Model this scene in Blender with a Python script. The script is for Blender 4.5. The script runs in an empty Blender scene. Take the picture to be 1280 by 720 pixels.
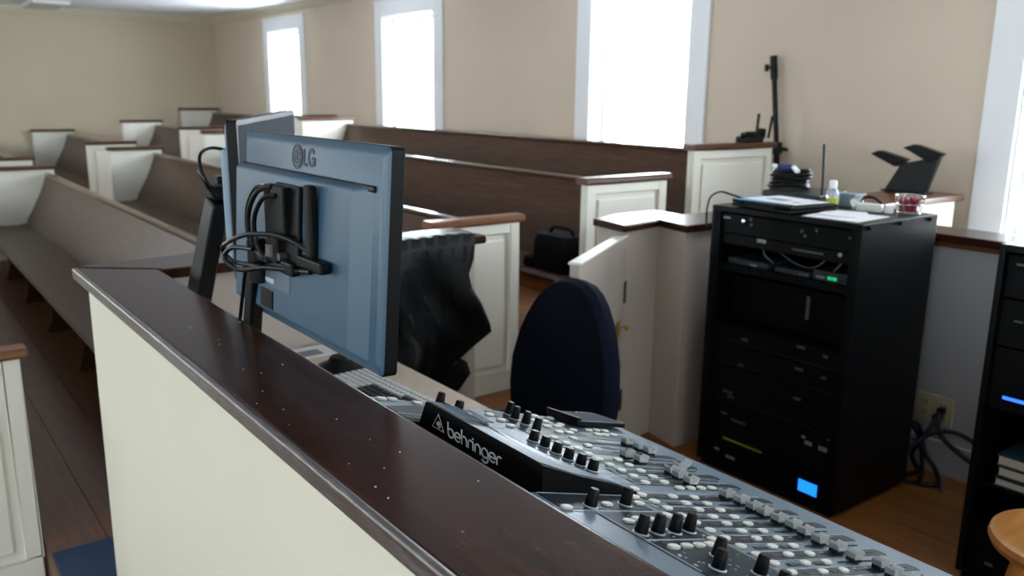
import bpy, math, random
from mathutils import Matrix, Vector, Euler
random.seed(7)
SC = bpy.context.scene
COL = SC.collection
PI = math.pi

# ------------------------------------------------------------------ camera
YAW, PITCH, ROLL, FOC, EYE = 0.650039, 0.22280126, -0.01294596, 1060.5, 1.5
cy, sy = math.cos(YAW), math.sin(YAW)
f0 = Vector((sy, cy, 0)); r0 = Vector((cy, -sy, 0))
fw = f0 * math.cos(PITCH) + Vector((0, 0, -1)) * math.sin(PITCH)
dn = fw.cross(r0)
rt = r0 * math.cos(ROLL) + dn * math.sin(ROLL)
dn2 = -r0 * math.sin(ROLL) + dn * math.cos(ROLL)
cam = bpy.data.cameras.new('camera'); camo = bpy.data.objects.new('camera', cam); COL.objects.link(camo)
up = -dn2; back = -fw
camo.matrix_world = Matrix(((rt.x, up.x, back.x, 0), (rt.y, up.y, back.y, 0), (rt.z, up.z, back.z, EYE), (0, 0, 0, 1)))
cam.sensor_width = 36; cam.lens = FOC / 1280 * 36; cam.clip_start = .02
cam.dof.use_dof = True; cam.dof.focus_distance = 1.38; cam.dof.aperture_fstop = 5.0
SC.camera = camo

# ------------------------------------------------------------------ light and exposure
w = bpy.data.worlds.new('overcast_sky'); SC.world = w; w.use_nodes = True
w.node_tree.nodes['Background'].inputs[0].default_value = (.80, .92, 1.0, 1)
w.node_tree.nodes['Background'].inputs[1].default_value = 4.0
SC.view_settings.view_transform = 'Standard'; SC.view_settings.look = 'None'
SC.view_settings.gamma = 1; SC.view_settings.exposure = 0.62; SC.view_settings.use_curve_mapping = False
RIGHT_WINDOWS = [(-2.35, -1.35), (0.83, 1.85 - .05), (4.11, 5.11), (7.43, 8.46), (10.68, 11.70)]
RIGHT_WINDOWS[1] = (0.95, 1.93)
LEFT_WINDOWS = [(-2.0, -1.0), (1.2, 2.2), (4.4, 5.4), (7.6, 8.6), (10.8, 11.8)]
REAR_WINDOWS = [(-3.0, -2.0), (-.6, .4), (2.4, 3.4)]
ADDED_BACK_WINDOWS = [(-3.7, -2.7)]  # unseen window added to put a highlight on the counter edge
XR, XL, YB, YF, ZC = 4.65, -4.4, 13.9, -3.2, 2.62
def window_light(name, loc, rot, sx, sz, power, colour):
    l = bpy.data.lights.new(name, 'AREA'); l.shape = 'RECTANGLE'; l.size = sx; l.size_y = sz
    l.energy = power; l.color = colour
    o = bpy.data.objects.new(name, l); o.location = loc; o.rotation_euler = rot; COL.objects.link(o)
for a, b in RIGHT_WINDOWS:
    window_light('daylight', (XR + .45, (a + b) / 2, 1.75), (0, PI / 2, 0), 1.5, 1.3, 85, (.86, .94, 1))
for a, b in LEFT_WINDOWS:
    window_light('daylight', (XL - .45, (a + b) / 2, 1.75), (0, -PI / 2, 0), 1.5, 1.3, 75, (.86, .96, 1))
for a, b in REAR_WINDOWS:
    window_light('daylight', ((a + b) / 2, YF - .45, 1.75), (PI / 2, 0, 0), 1.3, 1.5, 12, (.86, .96, 1))

for a, b in ADDED_BACK_WINDOWS:
    window_light('daylight', ((a + b) / 2, YB + .45, 1.75), (-PI / 2, 0, 0), 1.3, 1.5, 40, (.86, .96, 1))  # lamp behind the added back window

# ------------------------------------------------------------------ materials
def mat(name, col, rough=.5, metal=0, noise=None, bump=0, bscale=60, coat=0, spec=.5, emit=None):
    m = bpy.data.materials.new(name); m.use_nodes = True
    nt = m.node_tree; b = nt.nodes['Principled BSDF']
    b.inputs['Base Color'].default_value = (*col, 1); b.inputs['Roughness'].default_value = rough
    b.inputs['Metallic'].default_value = metal; b.inputs['Coat Weight'].default_value = coat
    b.inputs['Coat Roughness'].default_value = .12
    b.inputs['Specular IOR Level'].default_value = spec
    tc = nt.nodes.new('ShaderNodeTexCoord')
    if noise:
        scale, stretch, col2, lo, hi = noise
        mp = nt.nodes.new('ShaderNodeMapping'); mp.inputs['Scale'].default_value = stretch
        n = nt.nodes.new('ShaderNodeTexNoise'); n.inputs['Scale'].default_value = scale; n.inputs['Detail'].default_value = 6
        r = nt.nodes.new('ShaderNodeValToRGB')
        r.color_ramp.elements[0].position = lo; r.color_ramp.elements[1].position = hi
        r.color_ramp.elements[0].color = (*col, 1); r.color_ramp.elements[1].color = (*col2, 1)
        nt.links.new(tc.outputs['Object'], mp.inputs[0]); nt.links.new(mp.outputs[0], n.inputs['Vector'])
        nt.links.new(n.outputs['Fac'], r.inputs[0]); nt.links.new(r.outputs[0], b.inputs['Base Color'])
    if bump:
        n2 = nt.nodes.new('ShaderNodeTexNoise'); n2.inputs['Scale'].default_value = bscale
        bp = nt.nodes.new('ShaderNodeBump'); bp.inputs['Strength'].default_value = bump; bp.inputs['Distance'].default_value = .01
        nt.links.new(tc.outputs['Object'], n2.inputs['Vector']); nt.links.new(n2.outputs['Fac'], bp.inputs['Height'])
        nt.links.new(bp.outputs[0], b.inputs['Normal'])
    if emit:
        b.inputs['Emission Color'].default_value = (*emit[0], 1); b.inputs['Emission Strength'].default_value = emit[1]
    return m
M = {}
M['wall'] = mat('beige_wall_paint', (.57, .475, .365), .8, noise=(2.0, (1, 1, 1), (.60, .505, .39), .3, .7), bump=.05, bscale=120)
M['wall_back'] = mat('tan_wall_paint', (.56, .48, .345), .8, noise=(1.5, (1, 1, 1), (.59, .505, .37), .3, .7), bump=.05, bscale=120)
M['ceiling'] = mat('ceiling_paint', (.84, .86, .91), .85, bump=.04)
M['trim'] = mat('white_trim_paint', (.74, .75, .76), .4, bump=.02)
M['crown'] = mat('cream_crown_paint', (.62, .58, .45), .5, bump=.02)
M['cream'] = mat('cream_pew_paint', (.78, .76, .67), .38, noise=(3, (1, 1, 1), (.82, .80, .71), .3, .7), bump=.03)
M['booth'] = mat('booth_cream_paint', (.70, .67, .54), .45, noise=(1.7, (1, 1, .3), (.74, .71, .59), .3, .7), bump=.04, bscale=30)
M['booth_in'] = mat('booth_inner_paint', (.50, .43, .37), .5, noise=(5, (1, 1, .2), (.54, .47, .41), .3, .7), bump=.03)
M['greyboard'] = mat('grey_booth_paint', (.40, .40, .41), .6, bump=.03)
M['pew'] = mat('brown_pew_wood', (.050, .022, .010), .34, noise=(5, (14, .7, 14), (.085, .043, .023), .35, .7), bump=.06, bscale=25, spec=.22)
M['rail'] = mat('polished_pew_rail', (.07, .035, .018), .16, coat=.6)
M['cap'] = mat('reddish_cap_wood', (.060, .022, .009), .32, noise=(8, (1, 8, 8), (.11, .042, .018), .35, .7))
M['cap_light'] = mat('worn_brown_cap_wood', (.16, .065, .028), .32, noise=(8, (1, 8, 8), (.24, .10, .045), .35, .7))
M['counter'] = mat('dark_walnut_counter', (.024, .0075, .0030), .26, noise=(6, (9, .8, 9), (.054, .017, .0068), .35, .75), bump=.05, bscale=14, spec=.16, coat=.10)
M['floor'] = mat('pine_floor_wood', (.17, .055, .009), .42, noise=(4, (10, .8, 10), (.28, .105, .020), .3, .7), bump=.05, bscale=20)
M['floor_dk'] = mat('shaded_floor_wood', (.09, .036, .015), .38, noise=(4, (10, .8, 10), (.15, .062, .026), .3, .7), bump=.05, bscale=20)  # floor wood darkened for the shade on the left
M['subfloor'] = mat('dark_subfloor', (.03, .018, .01), .8)
M['nosing'] = mat('worn_edge_highlight', (.05, .035, .03), .34, spec=1.0, coat=.8, noise=(40, (4, .6, 4), (.16, .14, .14), .5, .75))  # worn edge, made paler and glossier to stand in for the counter highlight
M['nosing'].node_tree.nodes['Principled BSDF'].inputs['Coat Roughness'].default_value = .3
M['desk'] = mat('beige_desk_laminate', (.60, .48, .37), .45, noise=(30, (1, 1, 1), (.64, .52, .41), .4, .6))
M['carpet'] = mat('blue_carpet', (.012, .035, .08), .95, noise=(300, (1, 1, 1), (.03, .07, .14), .4, .6), bump=.6, bscale=400)
M['black'] = mat('black_plastic', (.003, .0035, .004), .38, spec=.18)
M['matte'] = mat('matte_black_steel', (.0025, .003, .0035), .5, bump=.05, bscale=300, spec=.10)
M['rackm'] = mat('rack_black_enamel', (.0025, .0032, .0040), .36, bump=.03, bscale=200, spec=.16)
M['gloss'] = mat('glossy_black', (.003, .004, .005), .2, spec=.25)
M['mon'] = mat('slate_monitor_shell', (.035, .085, .135), .40, spec=.6, bump=.04, bscale=500)
M['monpale'] = mat('pale_blue_monitor_shell', (.28, .38, .46), .4)
M['labelplate'] = mat('grey_blue_label', (.10, .15, .19), .3)
M['screen'] = mat('dark_screen_glass', (.045, .055, .07), .5, spec=.01)
M['logo'] = mat('dark_logo_print', (.006, .009, .013), .5)
M['arm'] = mat('monitor_arm_enamel', (.003, .004, .005), .32, spec=.22)
M['cable'] = mat('black_cable_rubber', (.0025, .003, .0035), .32, spec=.28)
M['mixer'] = mat('blue_grey_console_metal', (.125, .180, .225), .38, spec=.4, bump=.02, bscale=300)
M['mixer_dk'] = mat('slate_console_panel', (.008, .015, .021), .42, noise=(25, (1, 1, 1), (.014, .026, .036), .4, .7), spec=.14)
M['lines'] = mat('pale_console_print', (.45, .52, .58), .5)
M['btn'] = mat('off_white_button', (.66, .67, .60), .45)
M['fader'] = mat('silver_fader_cap', (.50, .53, .52), .28, metal=.25)
M['slot'] = mat('black_slot', (.004, .004, .005), .7)
M['white'] = mat('white_print', (.88, .90, .92), .5)
M['paper'] = mat('white_paper', (.78, .78, .80), .7)
M['paperblue'] = mat('blue_printed_paper', (.04, .32, .55), .6)
M['navy'] = mat('navy_upholstery', (.0015, .0035, .012), .9, noise=(200, (1, 1, 1), (.003, .007, .020), .4, .6), bump=.4, bscale=500, spec=.2)
M['nylon'] = mat('black_nylon', (.002, .0027, .0035), .36, bump=.3, bscale=12, spec=.22)
M['bag'] = mat('black_bag_fabric', (.004, .004, .005), .8, bump=.3, bscale=200, spec=.2)
M['honey'] = mat('honey_stool_wood', (.45, .17, .035), .3, noise=(4, (1, 9, 1), (.60, .26, .06), .3, .7), coat=.3)
M['brass'] = mat('brass', (.55, .38, .12), .3, metal=.9)
M['chrome'] = mat('chrome', (.7, .7, .72), .15, metal=1)
M['steel'] = mat('dull_hinge_steel', (.10, .09, .08), .45, metal=.6)
M['ivory'] = mat('ivory_outlet_plastic', (.50, .45, .27), .4)
M['bluescreen'] = mat('lit_blue_display', (.01, .1, .4), .4, emit=((.01, .22, 1.0), 1.1))
M['blueled'] = mat('lit_blue_led', (.01, .1, .4), .4, emit=((.02, .10, 1.0), 2.0))
M['greenled'] = mat('lit_green_led', (.01, .3, .1), .4, emit=((.01, .55, .18), .5))
M['label'] = mat('grey_label', (.22, .23, .24), .5)
M['dimlabel'] = mat('dim_grey_print', (.07, .075, .08), .5)
M['yellow'] = mat('yellow_tape', (.30, .30, .01), .5)
M['metalshelf'] = mat('dark_grey_device', (.022, .030, .035), .35, spec=.3)
M['bluegrey'] = mat('blue_grey_box', (.17, .22, .27), .5)
M['gel'] = mat('yellow_green_gel', (.50, .55, .03), .25)
M['clear'] = mat('frosted_clear_plastic', (.75, .82, .85), .2)
M['clear'].node_tree.nodes['Principled BSDF'].inputs['Transmission Weight'].default_value = .6
M['red'] = mat('red_wrapper', (.18, .008, .02), .35, noise=(60, (1, 1, 1), (.45, .03, .06), .4, .6))
M['bluecloth'] = mat('blue_strap', (.01, .03, .14), .6)
M['keyw'] = mat('pale_keycap', (.62, .63, .62), .5)
M['keyb'] = mat('black_keycap', (.012, .013, .015), .45)
M['booka'] = mat('cream_page_edges', (.42, .40, .34), .7)
M['bookb'] = mat('dark_teal_cover', (.012, .04, .05), .5)
def glass():
    m = bpy.data.materials.new('window_glass'); m.use_nodes = True; nt = m.node_tree; nt.nodes.clear()
    o = nt.nodes.new('ShaderNodeOutputMaterial'); t = nt.nodes.new('ShaderNodeBsdfTransparent'); g = nt.nodes.new('ShaderNodeBsdfGlossy')
    g.inputs['Roughness'].default_value = .03; mx = nt.nodes.new('ShaderNodeMixShader'); mx.inputs[0].default_value = .07
    nt.links.new(t.outputs[0], mx.inputs[1]); nt.links.new(g.outputs[0], mx.inputs[2]); nt.links.new(mx.outputs[0], o.inputs[0]); return m
M['glass'] = glass()

# ------------------------------------------------------------------ helpers
INV = {}      # parent name -> inverse world matrix of its thing
def thing(name, label, cat, loc=(0, 0, 0), rot=(0, 0, 0), group=None):
    o = bpy.data.objects.new(name, None); COL.objects.link(o)
    o.location = loc; o.rotation_euler = rot; o.empty_display_size = .1
    o['label'] = label; o['category'] = cat
    if group: o['group'] = group
    INV[o.name] = (Matrix.Translation(loc) @ Euler(rot).to_matrix().to_4x4()).inverted()
    return o
class MB:
    def __init__(s): s.v = []; s.f = []
    def add(s, vs, fs):
        k = len(s.v); s.v += [tuple(v) for v in vs]; s.f += [tuple(k + i for i in f) for f in fs]; return s
    def box(s, x0, x1, y0, y1, z0, z1):
        return s.add([(x, y, z) for z in (z0, z1) for y in (y0, y1) for x in (x0, x1)],
                     [(0, 2, 3, 1), (4, 5, 7, 6), (0, 1, 5, 4), (2, 6, 7, 3), (0, 4, 6, 2), (1, 3, 7, 5)])
    def obox(s, c, sx, sy, sz, rz=0, rx=0, ry=0):
        R = Euler((rx, ry, rz)).to_matrix(); c = Vector(c)
        vs = [c + R @ Vector((x * sx / 2, y * sy / 2, z * sz / 2)) for z in (-1, 1) for y in (-1, 1) for x in (-1, 1)]
        return s.add(vs, [(0, 2, 3, 1), (4, 5, 7, 6), (0, 1, 5, 4), (2, 6, 7, 3), (0, 4, 6, 2), (1, 3, 7, 5)])
    def prism(s, poly, axis, a, b):
        n = len(poly)
        def p(q, t): return {'x': (t, q[0], q[1]), 'y': (q[0], t, q[1]), 'z': (q[0], q[1], t)}[axis]
        s.add([p(q, a) for q in poly] + [p(q, b) for q in poly],
              [tuple(range(n)), tuple(range(2 * n - 1, n - 1, -1))] + [(i, n + i, n + (i + 1) % n, (i + 1) % n) for i in range(n)])
        return s
    def loft(s, rings, cap=True):
        n = len(rings[0]); k = len(rings)
        fs = [(j * n + i, j * n + (i + 1) % n, (j + 1) * n + (i + 1) % n, (j + 1) * n + i) for j in range(k - 1) for i in range(n)]
        if cap: fs += [tuple(range(n - 1, -1, -1)), tuple((k - 1) * n + i for i in range(n))]
        return s.add([v for r in rings for v in r], fs)
    def cyl(s, p0, p1, r0, r1=None, n=16):
        r1 = r0 if r1 is None else r1
        p0 = Vector(p0); p1 = Vector(p1); d = (p1 - p0).normalized()
        u = d.orthogonal().normalized(); w_ = d.cross(u)
        return s.loft([[p + (u * math.cos(2 * PI * i / n) + w_ * math.sin(2 * PI * i / n)) * r for i in range(n)] for p, r in ((p0, r0), (p1, r1))])
    def lathe(s, prof, c, n=24, axis=None):
        c = Vector(c); d = Vector(axis or (0, 0, 1)).normalized(); u = d.orthogonal().normalized(); w_ = d.cross(u)
        return s.loft([[c + d * z + (u * math.cos(2 * PI * i / n) + w_ * math.sin(2 * PI * i / n)) * max(r, 1e-4) for i in range(n)] for r, z in prof])
    def tube(s, pts, r, n=8, closed=False, smooth=3):
        P = [Vector(p) for p in pts]
        if smooth:
            Q = []; m = len(P)
            rng = range(m if closed else m - 1)
            for i in rng:
                a = P[(i - 1) % m] if closed or i > 0 else P[0]; b = P[i]; c = P[(i + 1) % m]
                d = P[(i + 2) % m] if closed or i + 2 < m else P[-1]
                for k in range(smooth + 1):
                    t = k / (smooth + 1)
                    Q.append(.5 * ((2 * b) + (c - a) * t + (2 * a - 5 * b + 4 * c - d) * t * t + (3 * b - a - 3 * c + d) * t ** 3))
            if not closed: Q.append(P[-1])
            P = Q
        rings = []; u = None; m = len(P)
        for i, p in enumerate(P):
            t = ((P[(i + 1) % m] if closed or i < m - 1 else P[i]) - (P[i - 1] if closed or i > 0 else P[i]))
            t = t.normalized() if t.length > 1e-9 else Vector((0, 0, 1))
            u = t.orthogonal().normalized() if u is None else (u - t * u.dot(t)).normalized()
            w_ = t.cross(u)
            rings.append([p + (u * math.cos(2 * PI * k / n) + w_ * math.sin(2 * PI * k / n)) * r for k in range(n)])
        if closed:
            rings.append(rings[0]); return s.loft(rings, cap=False)
        return s.loft(rings)
    def mesh(s, name, material, inv=None, smooth=False):
        me = bpy.data.meshes.new(name)
        me.from_pydata([inv @ Vector(v) for v in s.v] if inv else s.v, [], s.f)
        me.materials.append(material)
        import bmesh
        b = bmesh.new(); b.from_mesh(me); bmesh.ops.remove_doubles(b, verts=b.verts, dist=1e-6)
        bmesh.ops.recalc_face_normals(b, faces=b.faces); b.to_mesh(me); b.free()
        if smooth:
            for p in me.polygons: p.use_smooth = True
            me.set_sharp_from_angle(angle=.7)
        return me
    def build(s, name, material, parent=None, local=False, smooth=False, bevel=0, seg=2, label=None):
        root = parent
        while root is not None and root.parent is not None: root = root.parent
        inv = INV.get(root.name) if (root is not None and not local) else None
        if isinstance(material, str): material = M[material]
        me = s.mesh(name, material, inv, smooth)
        o = bpy.data.objects.new(name, me); COL.objects.link(o)
        if parent is not None: o.parent = parent
        if bevel:
            md = o.modifiers.new('bevel', 'BEVEL'); md.width = bevel; md.segments = seg; md.limit_method = 'ANGLE'; md.angle_limit = .6
        if label: o['label'] = label
        return o
def tag(o, label, cat, group=None):
    o['label'] = label; o['category'] = cat
    if group: o['group'] = group
    return o
def struct(o): o['kind'] = 'structure'; return o
def piece(name, me, parent, loc, rot=(0, 0, 0)):
    o = bpy.data.objects.new(name, me); COL.objects.link(o); o.parent = parent; o.location = loc; o.rotation_euler = rot; return o
def rbox(x0, x1, y0, y1, z0, z1): return MB().box(x0, x1, y0, y1, z0, z1)
def rrect(w, h, r, n=5):
    pts = []
    for cx, cyy, a in ((w / 2 - r, h / 2 - r, 0), (-w / 2 + r, h / 2 - r, PI / 2), (-w / 2 + r, -h / 2 + r, PI), (w / 2 - r, -h / 2 + r, 1.5 * PI)):
        for k in range(n + 1): pts.append((cx + r * math.cos(a + k * PI / 2 / n), cyy + r * math.sin(a + k * PI / 2 / n)))
    return pts
def stroke(mb, pts, wid, to3, depth=.0008, closed=False):
    """flat ribbon letter stroke; to3 maps (u, v, d) to a point"""
    m = len(pts); L = []; Rr = []
    for i in range(m):
        a = pts[i - 1] if (i > 0 or closed) else pts[i]; b = pts[(i + 1) % m] if (i < m - 1 or closed) else pts[i]
        dx, dy = b[0] - a[0], b[1] - a[1]; l = math.hypot(dx, dy) or 1
        nx, ny = -dy / l * wid / 2, dx / l * wid / 2
        L.append((pts[i][0] + nx, pts[i][1] + ny)); Rr.append((pts[i][0] - nx, pts[i][1] - ny))
    rings = [[to3(*L[i], 0), to3(*Rr[i], 0), to3(*Rr[i], depth), to3(*L[i], depth)] for i in range(m)]
    if closed: rings.append(rings[0])
    mb.loft(rings, cap=not closed)
def arc(cx, cyy, rx, ry, a0, a1, n=14):
    return [(cx + rx * math.cos(math.radians(a0 + (a1 - a0) * i / n)), cyy + ry * math.sin(math.radians(a0 + (a1 - a0) * i / n))) for i in range(n + 1)]

# ------------------------------------------------------------------ room shell
WZ0, WZ1 = .82, 2.31
def wall_with_openings(name, axis, pos0, pos1, a, b, wins, material):
    m = MB()
    def bx(u0, u1, z0, z1):
        if axis == 'x': m.box(pos0, pos1, u0, u1, z0, z1)
        else: m.box(u0, u1, pos0, pos1, z0, z1)
    bx(a, b, -.45, WZ0); bx(a, b, WZ1, ZC + .1)
    edges = [a] + [e for wdw in sorted(wins) for e in wdw] + [b]
    for i in range(0, len(edges), 2): bx(edges[i], edges[i + 1], WZ0, WZ1)
    return struct(m.build(name, material))
wall_r = wall_with_openings('wall_right', 'x', XR, XR + .22, YF, YB, RIGHT_WINDOWS, 'wall')
wall_l = wall_with_openings('wall_left', 'x', XL - .22, XL, YF, YB, LEFT_WINDOWS, 'wall')
wall_f = wall_with_openings('wall_front', 'y', YF - .22, YF, XL, XR, REAR_WINDOWS, 'wall')
wall_b = wall_with_openings('wall_back', 'y', YB, YB + .22, XL, XR, ADDED_BACK_WINDOWS, 'wall_back')
struct(MB().box(XL - .22, XR + .22, YF - .22, YB + .2, ZC, ZC + .1).build('ceiling', 'ceiling'))
def crown_poly(s): return [(0, ZC), (0, ZC - .085), (-s * .02, ZC - .08), (-s * .07, ZC - .02), (-s * .075, ZC)]
struct(MB().prism([(XR + x, z) for x, z in crown_poly(1)], 'y', YF, YB).build('trim_1', 'crown'))
struct(MB().prism([(YB + x, z) for x, z in crown_poly(1)], 'x', XL, XR).build('trim_2', 'crown'))
struct(MB().prism([(XL + x, z) for x, z in crown_poly(-1)], 'y', YF, YB).build('trim_3', 'crown'))
wn = 0
def window(axis, wall, s, a, b):
    """wall = inner wall face, s = outward sign"""
    global wn; wn += 1
    def B(m, d0, d1, u0, u1, z0, z1):   # d measured outward from the inner face
        p, q = sorted((wall + s * d0, wall + s * d1))
        return m.box(p, q, u0, u1, z0, z1) if axis == 'x' else m.box(u0, u1, p, q, z0, z1)
    cw = .17
    c = MB(); B(c, -.025, 0, a - cw, a, WZ0 - .06, WZ1 + .15); B(c, -.025, 0, b, b + cw, WZ0 - .06, WZ1 + .15)
    B(c, -.025, 0, a, b, WZ1, WZ1 + .15); B(c, -.035, 0, a - cw, b + cw, WZ1 + .15, WZ1 + .17)
    o = struct(c.build('window_%d' % wn, 'trim', bevel=.004))
    j = MB(); B(j, 0, .22, a, a + .015, WZ0, WZ1); B(j, 0, .22, b - .015, b, WZ0, WZ1); B(j, 0, .22, a, b, WZ1 - .015, WZ1)
    j.build('jamb', 'trim', o)
    st = MB(); B(st, -.06, .22, a - cw, b + cw, WZ0 - .03, WZ0 + .012); st.build('sill', 'trim', o, bevel=.004)
    for nm, z0, z1, d in (('sash', WZ0 + .012, WZ1 - .015, .10),):
        f = MB(); B(f, d, d + .035, a + .015, a + .06, z0, z1); B(f, d, d + .035, b - .06, b - .015, z0, z1)
        B(f, d, d + .035, a + .06, b - .06, z1 - .04, z1); B(f, d, d + .035, a + .06, b - .06, z0, z0 + .04)
        fo = f.build(nm, 'trim', o)
        g = MB(); B(g, d + .015, d + .019, a + .06, b - .06, z0 + .04, z1 - .04); g.build('pane', 'glass', fo)
for a, b in RIGHT_WINDOWS: window('x', XR, 1, a, b)
for a, b in LEFT_WINDOWS: window('x', XL, -1, a, b)
for a, b in REAR_WINDOWS: window('y', YF, -1, a, b)
for a, b in ADDED_BACK_WINDOWS: window('y', YB, 1, a, b)

# ------------------------------------------------------------------ floor, with planks as children; the pews stand on shallow steps
floor = struct(MB().box(XL, XR, YF, YB, -.45, -.40).build('floor', 'subfloor'))
ROW_R = {-1: .335, 0: 1.43, 1: 2.46, 2: 3.47, 3: 4.57}
def base_z(k): return -.07 + .15 * k
def planks(parent, x0, x1, y0, y1, z, wid, material, joints=2):
    n = max(1, round((x1 - x0) / wid)); ww = (x1 - x0) / n
    for i in range(n):
        cuts = sorted([y0, y1] + ([y0 + (y1 - y0) * random.uniform(.15, .85) for _ in range(joints)]))
        for a, b in zip(cuts, cuts[1:]):
            m = MB().box(-ww / 2 + .0015, ww / 2 - .0015, 0, b - a - .003, -.02, random.uniform(-.0008, 0))
            me = m.mesh('plank', M[material])
            piece('plank', me, parent, (x0 + ww * (i + .5), a, z))
# steps under the rows (y > 2.72), each a piece of the setting with its own boards
for k, (xa, xb) in {-2: (XL, -.63), -1: (-.63, .345), 0: (.345, 1.47), 1: (1.47, 2.50), 2: (2.50, 3.51), 3: (3.51, XR)}.items():
    z = base_z(k) if k > -2 else base_z(-1)
    y0 = 2.72
    s_ = struct(MB().box(xa, xb, y0, YB, -.42, z - .02).build('floor', 'floor_dk'))
    planks(s_, xa, xb, y0, YB, z, .175, 'floor_dk' if k < 1 else 'floor', 2)
s_ = struct(MB().box(XL, .45, YF, 2.72, -.42, -.24).build('floor', 'floor_dk'))
planks(s_, -1.2, .45, -.5, 2.72, -.22, .165, 'floor_dk', 1)
s_ = struct(MB().box(.45, 3.60, YF, 2.72, -.42, -.02).build('floor', 'subfloor'))
planks(s_, .66, 3.40, -.6, 2.72, 0, .137, 'floor', 1)
struct(MB().box(3.60, XR, YF, 2.72, -.42, .22).build('floor', 'floor'))
tag(MB().box(.35, .90, 2.73, 3.06, -.069, -.058).build('carpet_mat', 'carpet', bevel=.002), 'dark blue carpet strip on the aisle floor at bottom left', 'carpet')

# ------------------------------------------------------------------ pews
WHERE = {}
def pew(k, y0, y1, near_w, far_w, label, caplight=False, near_cap='cap', group=None, R=None, apron=False):
    R = R or ROW_R[k]; b = base_z(k); ct = b + .87
    t = thing('church_pew', label, 'pew', (R - .3, y0, b), group=group or 'church pews in stepped rows')
    # raked, gently curved backrest
    front = [(R - .075, ct - .09), (R - .135, ct - .25), (R - .20, ct - .38), (R - .262, ct - .49), (R - .285, b + .31)]
    backp = [(R - .245, b + .31), (R - .222, ct - .49), (R - .160, ct - .38), (R - .100, ct - .25), (R - .045, ct - .09)]
    ya, yb = y0 + .032, y1 - .032
    MB().prism(front + backp, 'y', ya, yb).build('backrest', 'pew', t, smooth=True)
    MB().prism([(R - .087, ct - .094), (R - .092, ct - .076), (R - .082, ct - .066), (R - .042, ct - .066), (R - .034, ct - .076), (R - .038, ct - .094)], 'y', ya, yb).build('top_rail', 'rail', t, bevel=.004, seg=2)
    # dished seat
    st = [(R - .285, b + .335), (R - .34, b + .325), (R - .46, b + .325), (R - .58, b + .34), (R - .635, b + .345), (R - .655, b + .33), (R - .645, b + .31), (R - .25, b + .295), (R - .25, b + .335)]
    MB().prism(st, 'y', ya, yb).build('seat', 'pew', t, smooth=True)
    if apron: MB().box(R - .632, R - .612, ya, yb, b + .235, b + .306).build('apron', 'floor', t, bevel=.002, label='paler orange-brown apron board')
    n = max(2, round((yb - ya) / 1.05))
    for i in range(1, n):
        y = ya + (yb - ya) * i / n
        MB().prism([(R - .60, b), (R - .20, b), (R - .24, b + .12), (R - .23, b + .298), (R - .61, b + .311), (R - .56, b + .14)], 'y', y - .018, y + .018).build('support', 'pew', t)
    for which, ye, wd, cm in (('near', y0, near_w, near_cap), ('far', y1 - .032, far_w, 'cap')):
        xa, xb = R - wd, R
        p = MB().box(xa, xb, ye, ye + .032, b, ct - .035).build('end_panel', 'cream', t, bevel=.003)
        if which == 'near':   # frame and raised field on the aisle face
            m = MB(); e = ye - .018; q = .055
            m.box(xa, xa + q, e, ye, b + .10, ct - .035); m.box(xb - q, xb, e, ye, b + .10, ct - .035)
            m.box(xa + q, xb - q, e, ye, ct - .085, ct - .035); m.box(xa, xb, e, ye, b, b + .10)
            m.build('panel_frame', 'cream', p, bevel=.004)
            if xb - xa > .3:
                MB().box(xa + q + .028, xb - q - .028, ye - .012, ye, b + .13, ct - .115).build('raised_panel', 'cream', p, bevel=.006)
        cp = [(-.020, 0), (-.026, .010), (-.026, .026), (-.018, .035), (.050, .035), (.058, .026), (.058, .010), (.052, 0)]
        MB().prism([(ye + u_ - (.008 if which == 'near' else 0), ct - .035 + v_) for u_, v_ in cp], 'x', xa - .022, xb + .022).build('cap_rail', cm, p)
    return t
L_ = ' brown wooden pew'
pew(-1, 3.20, 9.0, .48, .5, 'brown pew whose cream end panel stands at the lower left corner', near_cap='cap_light')
pew(0, 3.20, 9.15, .46, .62, 'long glossy brown pew with dished seat directly behind the booth at left')
pew(0, 10.40, 13.80, .5, .62, 'brown pew beyond the cross aisle at the far left edge')
pew(1, 3.20, 9.28, .48, .5, 'brown pew with molded cream end panel and worn cap beside the black cover', near_cap='cap_light')
pew(1, 10.33, 13.85, .5, .52, 'brown pew at the back wall beyond the cross aisle, second row from left')
pew(2, 3.20, 9.30, .58, .56, 'brown pew with the black bag on its seat, behind the booth gate', apron=True)
pew(2, 10.33, 13.0, .5, .52, 'brown pew beyond the cross aisle in the third row from left')
pew(3, 3.20, 8.75, .70, .60, 'long brown pew right under the side windows', R=4.38)
pew(3, 9.6, 13.85, .62, .56, 'brown pew in the far corner under the farthest window')
# end of another pew on the right, mostly hidden by the equipment rack
t = thing('pew_end', 'short cream pew end with brown cap behind the equipment rack, below the black holder', 'pew', (4.2, 2.12, .22))
p = MB().box(3.75, 4.5, 2.12, 2.152, .22, 1.0).build('end_panel', 'cream', t, bevel=.003)
MB().box(3.73, 4.53, 2.09, 2.42, 1.0, 1.03).build('cap_rail', 'cap', p, bevel=.006)
MB().box(3.78, 4.5, 2.152, 2.40, .22, 1.0).build('back_board', 'pew', t)

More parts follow.
